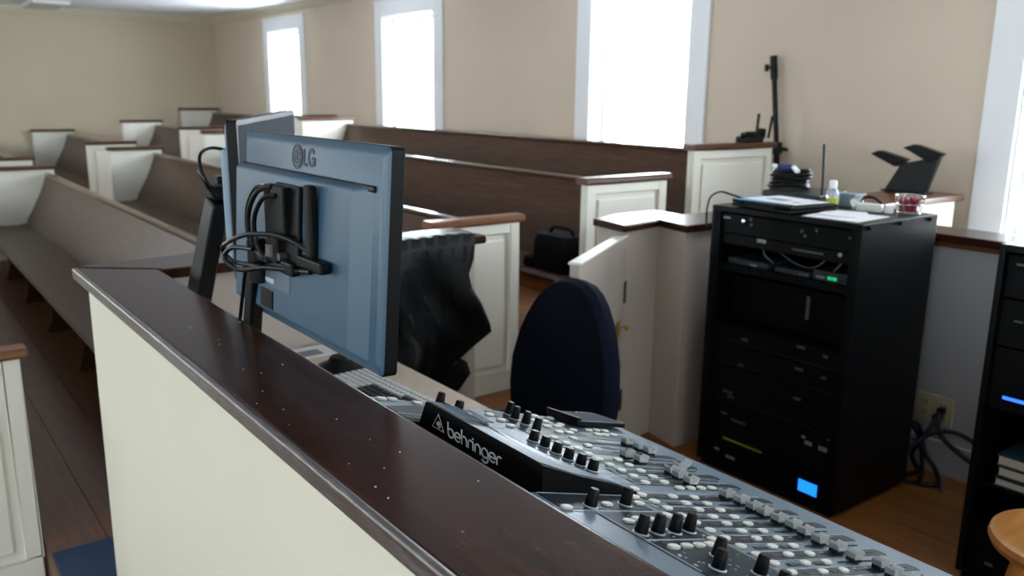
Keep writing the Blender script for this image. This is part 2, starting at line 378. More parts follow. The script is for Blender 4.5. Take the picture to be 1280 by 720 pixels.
# ------------------------------------------------------------------ sound booth
H = .99
def caprail(poly, z=H, th=.032): return MB().prism(poly, 'z', z - th, z)
bt = thing('sound_booth', 'cream sound booth half wall with dark glossy wooden counter running along its top', 'booth', (.55, 2.6, -.22))
MB().box(.475, .63, YF + .02, 2.67, -.22, H - .032).build('front_wall', 'booth', bt, bevel=.003)
o = caprail([(.45, YF + .02), (.45, 2.735), (.655, 2.575), (.655, YF + .02)]).build('counter_top', 'counter', bt, bevel=.012, seg=5)
MB().box(.63, 1.80, 2.60, 2.67, -.22, H - .032).build('back_wall', 'booth_in', bt, bevel=.003)
MB().tube([(.4535, YF + .03, .9835), (.4535, 2.72, .9835)], .0075, n=12, smooth=0).box(.4465, .456, YF + .03, 2.725, .9605, .981).build('edge_highlight', 'nosing', bt, smooth=True, label='worn front edge of the counter, shiny strip added to carry its highlight')
caprail([(.656, 2.576), (.456, 2.736), (.47, 2.75), (.80, 2.79), (1.825, 2.79), (1.825, 2.56), (.656, 2.56)]).build('counter_top', 'counter', bt, bevel=.007)
# chips and lint on the counter
mm = MB()
for i in range(22):
    yy = random.uniform(.75, 1.9); xx = random.uniform(.475, .64); r_ = random.uniform(.0005, .0013)
    mm.obox((xx, yy, H + .0002), r_ * 2.4, r_ * 1.5, .0007, random.uniform(0, 3))
o = mm.build('dust_specks', 'paper', bt); o['kind'] = 'stuff'
zb = thing('booth_corner_wall', 'stepped cream booth wall with white-lit dark cap left of the equipment rack', 'booth', (2.7, 2.6, 0))
path = [(2.47, 2.68), (2.44, 2.46), (2.69, 2.50), (2.65, 2.31), (3.40, 2.30), (3.58, 2.30), (3.58, 2.55), (2.90, 2.56), (2.92, 2.74), (2.65, 2.74)]
caprail(path).build('counter_top', 'counter', zb, bevel=.006)
wp = [(2.50, 2.68), (2.475, 2.49), (2.72, 2.53), (2.68, 2.34), (3.39, 2.33), (3.55, 2.33), (3.55, 2.52), (2.87, 2.53), (2.89, 2.71), (2.66, 2.71)]
MB().prism(wp, 'z', 0, H - .032).build('wall_board', 'booth_in', zb, bevel=.003)
rw = thing('booth_side_wall', 'grey booth side wall with outlet between the two equipment racks', 'booth', (3.5, 1, 0))
MB().box(3.39, 3.56, -1.2, 2.33, 0, H - .032).build('wall_board', 'greyboard', rw)
MB().box(3.355, 3.59, -1.2, 2.299, H - .032, H).build('counter_top', 'counter', rw, bevel=.006)
MB().box(3.372, 3.39, -1.2, 2.33, 0, .14).build('baseboard', 'greyboard', rw, bevel=.004)
MB().box(3.384, 3.39, 1.2, 1.75, .935, .957).build('bare_wood_edge', 'cap_light', rw, bevel=.002)
# gate swung inwards
ga = math.atan2(2.58 - 2.21, 2.53 - 1.93)
g = thing('booth_gate', 'cream booth gate standing half open behind the navy chair', 'gate', (2.475, 2.50, .02), (0, 0, ga + PI))
L = .675
MB().box(0, L, -.018, .018, .02, .915).build('gate_board', 'booth_in', g, local=True, bevel=.003)
MB().box(-.004, L + .004, -.024, .024, .915, .925).build('top_edge', 'cream', g, local=True, bevel=.003)
for hz in (.68, .2):
    MB().box(-.012, .016, .018, .024, hz - .045, hz + .045).build('hinge', 'steel', g, local=True)
lt = MB().box(.10, .135, .026, .032, .50, .58).build('latch', 'brass', g, local=True, bevel=.002)
MB().lathe([(.004, 0), (.004, .02), (.012, .024), (.012, .036), (.004, .04)], (.117, .031, .56), 12, (0, 1, 0)).build('latch_knob', 'brass', lt, local=True, smooth=True)

# ------------------------------------------------------------------ desk
d = thing('desk', 'beige laminate desk inside the booth under the monitors and the console', 'desk', (.96, 1.4, 0))
MB().box(.632, 1.275, .25, 2.585, .640, .67).build('desk_top', 'desk', d, bevel=.003)
for yy in (.3, 1.45, 2.5): MB().box(.66, 1.22, yy, yy + .03, 0, .64).build('leg_panel', 'desk', d)
MB().box(.66, .68, .33, 2.5, .25, .64).build('back_panel', 'desk', d)

# ------------------------------------------------------------------ mixing console
KS = (.965 - .755) / (1.317 - .66); TH = math.atan(KS)
mx = thing('mixing_console', 'blue-grey mixing console with rows of white buttons and silver faders on the desk', 'audio mixer', (.66, .36, .965), (0, TH, 0))
def q(X, y): return ((X - .66) / math.cos(TH), y - .36)      # world X, Y on the sloped face -> local x, y
Y0m, Y1m = .36, 1.34
CH = [(1.312, .7515), (1.325, .742), (1.330, .728), (1.330, .684), (.66, .684)]
MB().prism([(.66, .960)] + CH, 'y', Y0m + .002, .863).prism([(.722, .9405)] + CH[:4] + [(.722, .684)], 'y', .863, 1.20).prism([(.66, .960)] + CH, 'y', 1.20, Y1m - .002).build('chassis', 'matte', mx, bevel=.003)
lx, ly = q(1.318, Y1m)
la, lb_ = q(.722, .863), q(.722, 1.20)
MB().box(0, lx, 0, la[1], -.004, 0).box(la[0], lx, la[1], lb_[1], -.004, 0).box(0, lx, lb_[1], ly, -.004, 0).build('faceplate', 'mixer', mx, local=True, bevel=.002)
def slab(name, m_, x0, x1, y0, y1, h=.0012, parent=mx, bevel=0, z0=0):
    a = q(x0, y0); b = q(x1, y1)
    return MB().box(a[0], b[0], a[1], b[1], z0, z0 + h).build(name, m_, parent, local=True, bevel=bevel)
FP = [o for o in mx.children if o.name.startswith('faceplate')][0]
# dark sections
def plate(poly, name='section_panel', m_='mixer_dk', h=.0012):
    return MB().prism([q(*p) for p in poly], 'z', 0, h).build(name, m_, mx, local=True)
plate([(.700, .80), (.700, .855), (.880, .855), (.880, .80)])
plate([(.752, .697), (.752, .790), (.895, .790), (.895, .697)])
plate([(.752, .50), (.752, .690), (.895, .690), (.895, .50)])
plate([(.690, 1.205), (.690, 1.275), (.76, 1.30), (.80, 1.30), (.80, 1.19)])
plate([(.80, 1.235), (.80, 1.315), (.90, 1.315), (.90, 1.235)])
plate([(.94, 1.14), (.94, 1.325), (1.11, 1.325), (1.11, 1.14)])
plate([(1.02, 1.19), (1.02, 1.235), (1.24, 1.235), (1.24, 1.19)])
# channel strips: alternate dark bands with rounded front end
pitch = .0277
ys = [.415 + pitch * i for i in range(17)]
ys2 = [.905, .93, .955, .98, 1.008, 1.036, 1.065, 1.093, 1.121, 1.15]
for i, y in enumerate(ys + ys2):
    x0 = .905 if y < .87 else (.965 if y < 1.1 else 1.03)
    if i % 2 == 0:
        x1 = 1.245
        a = q(x0, y - pitch * .45); b = q(x1, y + pitch * .45)
        w_ = (b[1] - a[1]) / 2; yc = (a[1] + b[1]) / 2
        pts = [(a[0], a[1]), (b[0], a[1])] + [(b[0] + w_ * .9 * math.sin(t), yc - w_ * math.cos(t)) for t in (.5, 1.0, 1.57, 2.1, 2.6)] + [(b[0], b[1]), (a[0], b[1])]
        MB().prism(pts, 'z', 0, .0012).build('channel_strip', 'mixer_dk', mx, local=True)
m = MB(); ms = MB(); ml = MB()
for y in ys + ys2:
    a = q(1.075, y - .0012); b = q(1.225, y + .0012)
    ms.box(a[0], b[0], a[1], b[1], .0010, .0019)
    for X in (.947, 1.012):
        if y < .87:
            a = q(X, y - .004); b = q(X + .026, y + .004); ms.box(a[0], b[0], a[1], b[1], .0010, .0018)
    for k in range(5):
        a = q(1.08 + k * .03, y + .006); b = q(1.088 + k * .03, y + .0066); ml.box(a[0], b[0], a[1], b[1], .0010, .0017)
    a = q(.93, y + .0128); b = q(1.24, y + .0134); ml.box(a[0], b[0], a[1], b[1], .0010, .0016)
for (x0, x1, y, dx) in ((.71, .90, .7935, .0012), (.752, .895, .693, .0012), (.70, .88, .857, .001), (.90, 1.25, .878, .001), (.69, .80, 1.232, .0012), (1.0, 1.24, 1.188, .0012), (1.0, 1.24, 1.135, .0012), (.94, 1.11, 1.33, .001)):
    a = q(x0, y); b = q(x1, y + dx); ml.box(a[0], b[0], a[1], b[1], .0010, .0019)
for (x, y0, y1) in ((.90, .50, .88), (.751, .60, .79), (.965, .90, 1.19), (.80, 1.19, 1.31)):
    a = q(x, y0); b = q(x + .0012, y1); ml.box(a[0], b[0], a[1], b[1], .0010, .0019)
o = ms.build('slots', 'slot', mx, local=True); o['kind'] = 'stuff'
for i in range(90):
    X = random.uniform(.76, .89); y = random.uniform(.51, .78); a = q(X, y); l = random.choice((.002, .003, .005))
    ml.box(a[0], a[0] + l * random.choice((.3, 1)), a[1], a[1] + l, .0011, .0017)
o = ml.build('printed_lines', 'lines', mx, local=True); o['kind'] = 'stuff'
# buttons
oval = [(.0108 * math.copysign(abs(math.cos(2 * PI * i / 16)) ** .75, math.cos(2 * PI * i / 16)), .0060 * math.copysign(abs(math.sin(2 * PI * i / 16)) ** .75, math.sin(2 * PI * i / 16))) for i in range(16)]
bm_ = MB().loft([[(x, y, 0) for x, y in oval], [(x, y, .003) for x, y in oval], [(x * .8, y * .8, .0042) for x, y in oval]])
bmesh_ = bm_.mesh('button', M['btn'], smooth=True)
BTN = [(.928, 1.291), (.931, 1.255), (.926, 1.218), (1.067, 1.322), (1.032, 1.279), (1.065, 1.282), (1.107, 1.316), (1.037, 1.242), (1.073, 1.252), (1.096, 1.269), (1.039, 1.207), (1.068, 1.209), (1.099, 1.232), (1.043, 1.168), (.987, 1.16), (.991, 1.128), (.991, 1.096), (1.044, 1.125), (1.155, 1.246), (1.185, 1.254), (1.21, 1.254), (1.155, 1.217), (1.179, 1.22), (1.21, 1.227), (.991, 1.067), (.99, 1.039), (.991, 1.01), (1.045, 1.044), (1.045, 1.016), (.991, .981), (1.045, .986), (.993, .954), (1.045, .956), (.991, .923), (1.045, .929), (.928, .888), (1.056, .903), (1.088, .905), (1.12, .908), (1.153, .911), (.872, .823), (.889, .850), (.778, .669), (.806, .671), (.833, .673), (.858, .675), (.884, .691), (.78, .754), (.805, .762), (.832, .761), (.884, .777), (.798, .816), (.706, .800), (.86, 1.27), (.78, 1.32), (.73, 1.327), (.705, 1.322)]
for i in range(17):
    y = .415 + pitch * i
    for X in (.917, .988, 1.042): BTN.append((X, y + (.003 if X < .95 else 0)))
for X, y in BTN:
    a = q(X, y); piece('button', bmesh_, mx, (a[0], a[1], .001))
# fader caps
def fader_mesh():
    L_, W_, H_ = .0145, .0078, .0165
    prof = [(-L_ * .72, H_ * .22), (-L_, H_ * .80), (-L_ * .88, H_), (-L_ * .62, H_ * .86), (-L_ * .25, H_ * .50), (0, H_ * .44), (L_ * .25, H_ * .50), (L_ * .62, H_ * .86), (L_ * .88, H_), (L_, H_ * .80), (L_ * .72, H_ * .22)]
    mb = MB().prism(prof, 'y', -W_, W_); return mb.mesh('fader_cap', M['fader'])
fm = fader_mesh()
stem = MB().box(-.011, .011, -.0072, .0072, -.001, .0045).mesh('stem', M['slot'])
FAD = [(1.178, 1.154), (1.183, 1.124), (1.187, 1.100), (1.082, 1.060), (1.093, 1.034), (1.203, 1.024), (1.165, 1.000), (1.115, .977), (1.108, .951), (1.105, .922), (1.127, .859), (1.134, .833), (1.129, .804), (1.126, .779), (1.128, .752), (1.13, .726), (1.125, .70), (1.117, .669), (1.121, .64), (1.117, .609), (1.142, .581), (1.126, .552), (1.128, .525), (1.12, .497), (1.12, .469), (1.12, .442), (1.12, .415)]
for X, y in FAD:
    a = q(X, y); fc_ = piece('fader_cap', fm, mx, (a[0], a[1], .003))
    st_ = bpy.data.objects.new('stem', stem); COL.objects.link(st_); st_.parent = fc_
# rotary knobs
km = MB().lathe([(.0094, 0), (.0096, .003), (.0086, .013), (.0074, .0245), (.0062, .0265), (.001, .0265)], (0, 0, 0), 14).mesh('knob', M['black'], smooth=True)
km2 = MB().lathe([(.0096, 0), (.0098, .002), (.0092, .010), (.0082, .0185), (.0070, .0200), (.001, .0200)], (0, 0, 0), 14).mesh('knob', M['black'], smooth=True)
ring = MB().lathe([(.0120, 0), (.0120, .001), (.0098, .0016)], (0, 0, 0), 16).mesh('knob_ring', M['lines'])
NB = Vector((math.sin(TH), 0, math.cos(TH)))
for i, (X, y) in enumerate([(.832, 1.325), (.86, 1.300), (.994, 1.315), (.983, 1.280), (.984, 1.246), (.976, 1.202), (.909, 1.127), (.908, 1.094), (.909, 1.062), (.909, 1.030), (.912, 1.001), (.915, .974), (.759, .809), (.838, .819), (.764, .715), (.798, .717), (.835, .719), (.869, .722), (.831, .639), (.790, .606), (.850, .586), (.83, .54), (.87, .50)]):
    a = q(X, y); kk = piece('knob', km2 if i == 1 or 6 <= i < 12 else km, mx, (a[0], a[1], .001))
    kr = bpy.data.objects.new('knob_ring', ring); COL.objects.link(kr); kr.parent = kk; kr.location = (0, 0, .0003)
# raised display housing with the maker's name on its rear
def zpl(X): return .755 + KS * (1.317 - X)
def hz_(X):      # height of the sloping top over the desk plane, at depth X
    P_ = [(.714, .989), (.745, .973), (.776, .957), (.825, .935), (.881, .909), (.935, .876)]
    for (xa, za), (xb, zb_) in zip(P_, P_[1:]):
        if X <= xb: return za + (zb_ - za) * (X - xa) / (xb - xa)
    return P_[-1][1]
SEC = [(.862, .935, 0), (.872, .905, 0), (.885, .870, 0), (.905, .835, .002), (.94, .806, .006), (.99, .783, .010), (1.05, .766, .014), (1.12, .760, .016), (1.178, .760, .016)]
rings = []; tops = []
for y, xe, lift in SEC:
    zt = .989; ze = hz_(xe) + lift * .6
    mid = [(.714 + (xe - .714) * t_, hz_(.714 + (xe - .714) * t_) + lift * t_ * .6) for t_ in (.33, .66)]
    yb_ = y + (.095 if y > 1.17 else 0)
    rings.append([(.714, yb_, .80), (.714, y, zt)] + [(mx_, y, mz_) for mx_, mz_ in mid] + [(xe, y, ze), (xe + .003, y, zpl(xe + .003) - .004), (xe - .02, yb_, zpl(xe) - .10)])
    tops.append([(.716, y, .9896), *[(mx_, y, mz_ + .0008) for mx_, mz_ in mid], (xe - .011, y, hz_(xe - .011) + lift * .6 + .0012)])
hous = MB().loft(rings).build('display_housing', 'matte', mx)
def sheet(rows_, name, m_, parent, th=.0008):
    n_c = len(rows_[0]); v1 = [v for r in rows_ for v in r]; v2 = [(v[0], v[1], v[2] - th * 3) for v in v1]; k = len(v1)
    f1 = [(j * n_c + i, j * n_c + i + 1, (j + 1) * n_c + i + 1, (j + 1) * n_c + i) for j in range(len(rows_) - 1) for i in range(n_c - 1)]
    return MB().add(v1 + v2, f1 + [tuple(k + q_ for q_ in f) for f in f1]).build(name, m_, parent)
sheet(tops[1:7], 'top_plate', 'mixer', hous)
sheet(tops[6:], 'vent_plate', 'mixer_dk', hous)
vm = MB()
for k in range(6): vm.obox((.7205 + k * .0066, 1.118 - k * .004, .9912 - k * .0021), .0018, .098, .0012)
o = vm.build('vent_ribs', 'mixer', hous); o['kind'] = 'stuff'
# lettering "behringer" with triangle mark, on the rear face (plane x = .714), reading from far to near
tx = MB(); XF = .7137
def T(u, v, dd): return (XF - dd, 1.108 - u * 1.13, .9500 + v)
W = .0026
hx = .0150; r_ = hx / 2
def circ(cx, cyy=r_, r=r_, n=18): return [(cx + r * math.cos(2 * PI * i / n), cyy + r * math.sin(2 * PI * i / n)) for i in range(n)]
u = 0
adv = .0180
stroke(tx, [(u, r_), (u, .025)], W, T); stroke(tx, circ(u + r_), W, T, closed=True); u += adv                       # b
def e_(u): stroke(tx, [(u + .001, r_), (u + hx - .001, r_)], W, T); stroke(tx, arc(u + r_, r_, r_, r_, 0, 315, 18), W, T)
e_(u); u += adv                                                                                                      # e
stroke(tx, [(u, 0), (u, .025)], W, T); stroke(tx, arc(u + .0062, r_ + .001, .0062, .0065, 180, 0, 10) + [(u + .0124, 0)], W, T); u += .0165   # h
stroke(tx, [(u, 0), (u, r_ + .001)] + arc(u + .006, r_ + .001, .006, .0065, 180, 50, 8), W, T); u += .0118          # r
stroke(tx, [(u, 0), (u, hx)], W, T); stroke(tx, [(u, .0185), (u, .021)], W, T); u += .0052                           # i
stroke(tx, [(u, 0), (u, r_ + .001)] + arc(u + .0062, r_ + .001, .0062, .0065, 180, 0, 10) + [(u + .0124, 0)], W, T); u += .0160   # n
stroke(tx, circ(u + r_), W, T, closed=True); stroke(tx, [(u + hx, r_), (u + hx, -.002)] + arc(u + r_, -.002, r_, .0062, 0, -150, 10), W, T); u += adv   # g
e_(u); u += adv
stroke(tx, [(u, 0), (u, r_ + .001)] + arc(u + .006, r_ + .001, .006, .0065, 180, 50, 8), W, T)
tx.build('maker_lettering', 'white', hous)
tr = MB(); stroke(tr, [(-.0130, .0045), (-.0270, -.0000 + .0250 - .0245), (-.0410, .0045)][0:0] or [(-.0425, .002), (-.0115, .002), (-.0255, .0290)], .0008, T, closed=True)
stroke(tr, arc(-.0255, .0100, .0045, .0055, -60, 200, 12), .0013, T); stroke(tr, arc(-.0255, .0110, .0018, .002, 0, 330, 8), .0009, T)
stroke(tr, [(-.0235, .0045), (-.0275, .0085)], .0010, T)
tr.build('maker_emblem', 'white', hous)
# phone lying on the console's far corner
ph = thing('tablet', 'black phone-like tablet lying on the far corner of the console', 'tablet', (1.212, 1.315, .794), (0, TH, .16))
MB().prism(rrect(.185, .092, .008), 'z', 0, .010).build('case', 'black', ph, local=True, bevel=.002)
MB().prism(rrect(.165, .074, .004), 'z', .010, .0108).build('screen', 'screen', ph, local=True)
MB().box(.02, .085, .046, .050, .002, .011).build('edge_strip', 'chrome', ph, local=True, bevel=.001)
MB().box(-.0925, -.080, -.046, .046, .010, .016).build('raised_lip', 'black', ph, local=True, bevel=.002)

# ------------------------------------------------------------------ monitors
def monitor(name_label, loc, rot, wd, ht, group, near=False):
    """local frame: x = outward from the back (towards the rear side is -x), y across, z up from bottom"""
    t = thing('monitor', name_label, 'monitor', loc, rot, group)
    def slabx(x0, x1, w0, h0, w1, h1, zc, r=.008):
        a = [(x0, y, z + zc) for y, z in rrect(w0, h0, r)]; b = [(x1, y, z + zc) for y, z in rrect(w1, h1, r)]
        return MB().loft([a, b])
    m = MB(); 
    m.loft([[(0, y, z + ht / 2) for y, z in rrect(wd - .03, ht - .03, .012)], [(.006, y, z + ht / 2) for y, z in rrect(wd - .004, ht - .004, .012)], [(.010, y, z + ht / 2) for y, z in rrect(wd, ht, .012)]])
    m.build('back_shell', 'mon', t, local=True, smooth=True)
    m = MB(); m.loft([[(.008, y, z + ht / 2) for y, z in rrect(wd + .001, ht + .001, .010)], [(.034, y, z + ht / 2) for y, z in rrect(wd, ht, .010)]])
    m.build('bezel', 'black', t, local=True, bevel=.0015)
    m = MB(); m.box(.034, .0346, -wd / 2 + .014, wd / 2 - .014, .018, ht - .014); m.build('screen', 'screen', t, local=True)
    return t
wd, ht = .672, .405
m1 = monitor('front monitor seen from behind, slate shell with round logo and looped cables', (.6765, 1.606, 1.011), (0, math.radians(3.6), 0), wd, ht, 'desk monitors')
# raised rear housing: full-width block below the logo band, with the sloping left and right shoulders
def tramp(x, y0, y1, z0, z1): return [(x, y0, z0), (x, y1, z0), (x, y1, z1), (x, y0, z1)]
hb = MB().loft([tramp(.003, -.296, .336, .012, .335), tramp(-.022, -.248, .330, .028, .326)])
hb.build('rear_housing', 'mon', m1, local=True, bevel=.006, seg=3)
# logo: disc with L, dot and ring, then LG
lg = MB()
def TL(u, v, dd): return (-.0004 - dd + .0, .010 - u * 1.15, .351 + v * 1.12)
# (u grows from far to near)
stroke(lg, [(x, y) for x, y in circ(-.022, .012, .0215, 28)], .0022, TL, closed=True)
n_ = 24
ds = MB().loft([[(-.0001, .010 + .0253 + .0225 * math.cos(2 * PI * i / n_), .3644 + .0218 * math.sin(2 * PI * i / n_)) for i in range(n_)],
                [(-.0007, .010 + .0253 + .0225 * math.cos(2 * PI * i / n_), .3644 + .0218 * math.sin(2 * PI * i / n_)) for i in range(n_)]])
lo = ds.build('logo_disc', 'logo', m1, local=True)
l2 = MB()
def TL2(u, v, dd): return (-.0009 - dd, .010 - u * 1.15, .351 + v * 1.12)
stroke(l2, arc(-.022, .012, .0150, .0150, 25, 360, 22), .0022, TL2)
stroke(l2, [(-.007, .012), (-.015, .012)], .0022, TL2)
stroke(l2, [(-.0225, .019), (-.0225, .005), (-.0165, .005)], .0022, TL2); stroke(l2, circ(-.030, .017, .0018, 8), .0018, TL2, closed=True)
l2.build('logo_face', 'mon', lo, local=True)
stroke(lg, [(.0065, .027), (.0065, .0), (.0200, .0)], .0062, TL)
g_ = arc(.0375, .0135, .0125, .0135, 40, 350, 18)
stroke(lg, g_, .0062, TL); stroke(lg, [(.0400, .0125), (.0500, .0125), (.0500, .0)], .0056, TL)
lg.build('logo_lettering', 'logo', m1, local=True)
# black bar for the shade in the groove under the logo band, label plate, ports, mount plate
MB().box(-.006, .004, -.30, .334, .323, .335).build('shadow_groove', 'gloss', m1, local=True, bevel=.003)
lb = MB().box(-.0232, -.0215, .012, .160, .085, .130).build('rating_label', 'labelplate', m1, local=True)
MB().box(-.0238, -.0232, .095, .145, .092, .102).build('label_print', 'lines', lb, local=True)
MB().box(-.0245, -.0215, .10, .165, .035, .075).build('port_cover', 'black', m1, local=True)
MB().box(-.032, -.018, -.045, .075, .150, .310).build('mount_plate', 'arm', m1, local=True, bevel=.004)
# thing: arm of front monitor
a1 = thing('support_arm', 'black arm with cylindrical joint holding the front monitor', 'monitor arm', (.665, 1.93, .67), group='monitor arms')
MB().cyl((.668, 1.95, .67), (.668, 1.95, .72), .035, n=20).build('clamp_base', 'arm', a1, smooth=True)
def beam(p0, p1, w0, w1, th):
    p0 = Vector(p0); p1 = Vector(p1); dr = (p1 - p0).normalized(); sd = Vector((1, 0, 0)); nn = dr.cross(sd).normalized()
    rs = []
    for p, w_ in ((p0, w0), (p0.lerp(p1, .5), (w0 + w1) / 2 * 1.05), (p1, w1)):
        rs.append([p + nn * w_ / 2 * sx_ + sd * th / 2 * sz_ for sx_, sz_ in ((-1, -1), (-1, 1), (1, 1), (1, -1))])
    return MB().loft(rs)
beam((.672, 1.965, .70), (.660, 1.80, 1.125), .062, .040, .030).build('lower_beam', 'arm', a1, bevel=.006)
MB().tube([(.652, 1.985, .80), (.652, 1.90, .99), (.650, 1.835, 1.13)], .0045).build('cable', 'cable', a1, smooth=True)
MB().lathe([(.016, 0), (.020, .003), (.020, .093), (.016, .097)], (.650, 1.765, 1.098), 24).build('vertical_joint', 'arm', a1, smooth=True)
MB().obox((.650, 1.715, 1.165), .030, .085, .020).build('link', 'arm', a1, bevel=.004)
MB().obox((.652, 1.655, 1.19), .026, .050, .060).build('tilt_head', 'arm', a1, bevel=.006)
MB().box(.6455, .668, 1.60, 1.70, 1.21, 1.318).build('mount_bracket', 'black', a1, bevel=.004)
MB().box(.650, .670, 1.486, 1.513, 1.175, 1.332).build('cable_cover', 'black', a1, bevel=.006)
MB().cyl((.640, 1.655, 1.20), (.640, 1.655, 1.175), .012).build('bolt', 'steel', a1, smooth=True)
MB().cyl((.640, 1.62, 1.178), (.664, 1.62, 1.178), .009).build('bolt', 'steel', a1, smooth=True)
MB().cyl((.640, 1.70, 1.312), (.66, 1.70, 1.312), .007).build('bolt', 'chrome', a1, smooth=True)
# looped cables
c1 = thing('monitor_cable', 'black cable coiled in loops against the back of the front monitor', 'cable', (.645, 1.7, 1.2))
MB().tube([(.648, 1.665, 1.305), (.640, 1.715, 1.310), (.636, 1.762, 1.27), (.636, 1.775, 1.22), (.640, 1.765, 1.175), (.642, 1.73, 1.16)], .0052).build('loop', 'cable', c1, smooth=True)
MB().tube([(.648, 1.655, 1.315), (.634, 1.70, 1.302), (.630, 1.742, 1.26), (.630, 1.750, 1.215), (.636, 1.742, 1.18), (.640, 1.71, 1.168)], .0052).build('loop', 'cable', c1, smooth=True)
MB().tube([(.646, 1.63, 1.30), (.634, 1.67, 1.292), (.628, 1.708, 1.25), (.630, 1.712, 1.20), (.638, 1.690, 1.165)], .0052).build('loop', 'cable', c1, smooth=True)
MB().tube([(.655, 1.50, 1.205), (.640, 1.60, 1.222), (.615, 1.72, 1.212), (.600, 1.80, 1.185), (.600, 1.835, 1.165), (.612, 1.81, 1.142), (.630, 1.70, 1.145), (.645, 1.60, 1.155), (.655, 1.50, 1.165)], .0052).build('loop', 'cable', c1, smooth=True)
MB().tube([(.650, 1.54, 1.16), (.630, 1.66, 1.15), (.606, 1.76, 1.132), (.596, 1.815, 1.150), (.606, 1.79, 1.175), (.625, 1.72, 1.18)], .0052).build('loop', 'cable', c1, smooth=True)
MB().obox((.650, 1.475, 1.185), .022, .11, .022).build('plug', 'black', c1, bevel=.004)
MB().obox((.648, 1.58, 1.160), .020, .055, .026).build('plug', 'black', c1, bevel=.004)
# second monitor, turned
ang = math.atan2(2.65 - 2.11, 1.102 - .72)          # direction of its width
cx, cyy = (.72 + 1.102) / 2, (2.11 + 2.65) / 2
m2 = monitor('second monitor turned away at an angle behind the front one, its grey screen showing', (cx - .008, cyy + .008, 1.035), (math.radians(1.2), 0, ang - PI / 2), .655, .405, 'desk monitors')
MB().box(-.022, .003, -.29, .27, .04, .33).build('rear_housing', 'monpale', m2, local=True, bevel=.006)
a2 = thing('support_arm', 'black tilted arm rising over the booth counter to the second monitor', 'monitor arm', (.70, 2.44, .67), group='monitor arms')
MB().cyl((.70, 2.47, .67), (.70, 2.47, .72), .035, n=20).build('clamp_base', 'arm', a2, smooth=True)
beam((.690, 2.500, .72), (.755, 2.325, 1.215), .100, .075, .045).build('lower_beam', 'arm', a2, bevel=.010, seg=3)
MB().obox((.765, 2.325, 1.235), .06, .07, .04).build('joint', 'arm', a2, bevel=.008)
MB().obox((.80, 2.36, 1.25), .08, .05, .05).build('mount_bracket', 'arm', a2, bevel=.006)
MB().cyl((.7275, 2.36, 1.03), (.722, 2.36, 1.032), .008).build('screw', 'chrome', a2, smooth=True)
c2 = thing('monitor_cable', 'thin black cable looping out above the second monitor arm', 'cable', (.72, 2.3, 1.25))
MB().tube([(.79, 2.33, 1.345), (.74, 2.30, 1.355), (.69, 2.235, 1.345), (.68, 2.21, 1.31), (.69, 2.19, 1.27), (.73, 2.25, 1.235)], .0045).build('loop', 'cable', c2, smooth=True)
MB().tube([(.73, 2.26, 1.225), (.70, 2.235, 1.265), (.685, 2.235, 1.295), (.68, 2.215, 1.300), (.69, 2.19, 1.27), (.73, 2.20, 1.238)], .0045).build('loop', 'cable', c2, smooth=True)

# ------------------------------------------------------------------ keyboard, base, paper on desk
kb = thing('keyboard', 'keyboard with pale and black keycaps on the desk beneath the front monitor', 'keyboard', (1.075, 2.02, .67), (0, 0, .06))
MB().box(-.065, .075, -.21, .20, 0, .012).build('body', 'keyb', kb, local=True, bevel=.003)
kw = MB().loft([[(x, y, 0) for x, y in rrect(.0175, .0175, .002, 1)], [(x * .82, y * .82, .009) for x, y in rrect(.0175, .0175, .002, 1)]]).mesh('keycap', M['keyw'])
kbk = kw.copy(); kbk.materials[0] = M['keyb']
for r in range(7):
    for c in range(20):
        y = -.19 + c * .0198; x = -.055 + r * .0198
        dark = (r <= 3 and c < 13) or (c < 6 and r < 5) or (c == 0)
        piece('keycap', kbk if dark else kw, kb, (x, y, .012))
fb = thing('pedestal', 'low black base on the desk just under the front monitor corner', 'stand', (1.09, 2.30, .67))
MB().lathe([(.075, 0), (.078, .006), (.070, .016), (.040, .028), (.030, .045), (.001, .047)], (1.09, 2.30, .67), 20).build('base', 'black', fb, smooth=True)
nb = thing('paper_note', 'small white printed sheet on the desk behind the front monitor', 'paper', (1.11, 2.53, .67))
MB().box(1.02, 1.17, 2.46, 2.58, .67, .672).build('sheet', 'paper', nb)
MB().box(1.04, 1.12, 2.48, 2.54, .672, .6725).build('printed_block', 'label', nb)

# ------------------------------------------------------------------ black cover hung over the booth wall
cv = thing('dust_cover', 'crumpled black nylon cover hanging over the booth wall beside the pew end', 'cover', (1.6, 2.55, .45))
rows = []
import itertools
xl = 1.30
outline = [(1.00, 1.765, 2.640), (1.003, 1.772, 2.56), (.96, 1.765, 2.550), (.90, 1.755, 2.545), (.85, 1.73, 2.54), (.80, 1.735, 2.535), (.74, 1.765, 2.53), (.66, 1.80, 2.525), (.625, 1.81, 2.52), (.575, 1.74, 2.52), (.53, 1.68, 2.52), (.48, 1.62, 2.52), (.45, 1.58, 2.52)]
nx = 26
for z, xr, y in outline:
    row = []
    for i in range(nx + 1):
        t_ = i / nx; x = xl + (xr - xl) * t_
        drop = 1.003 - z
        fold = .014 * math.sin(t_ * 9 + z * 7) + .010 * math.sin(t_ * 5 - z * 15 + 1) + .005 * math.sin(t_ * 19 + z * 21)
        fold = fold * min(1, drop * 4)
        yy = min(y - fold * 1.0, 2.562) if drop > .02 else y
        zz = z + .008 * math.sin(t_ * 7) * (1 if drop > .1 else 0) + (.003 * math.sin(t_ * 11) if z > .99 else 0)
        row.append((x, yy, max(zz, z if z > .98 else .0)))
    rows.append(row)
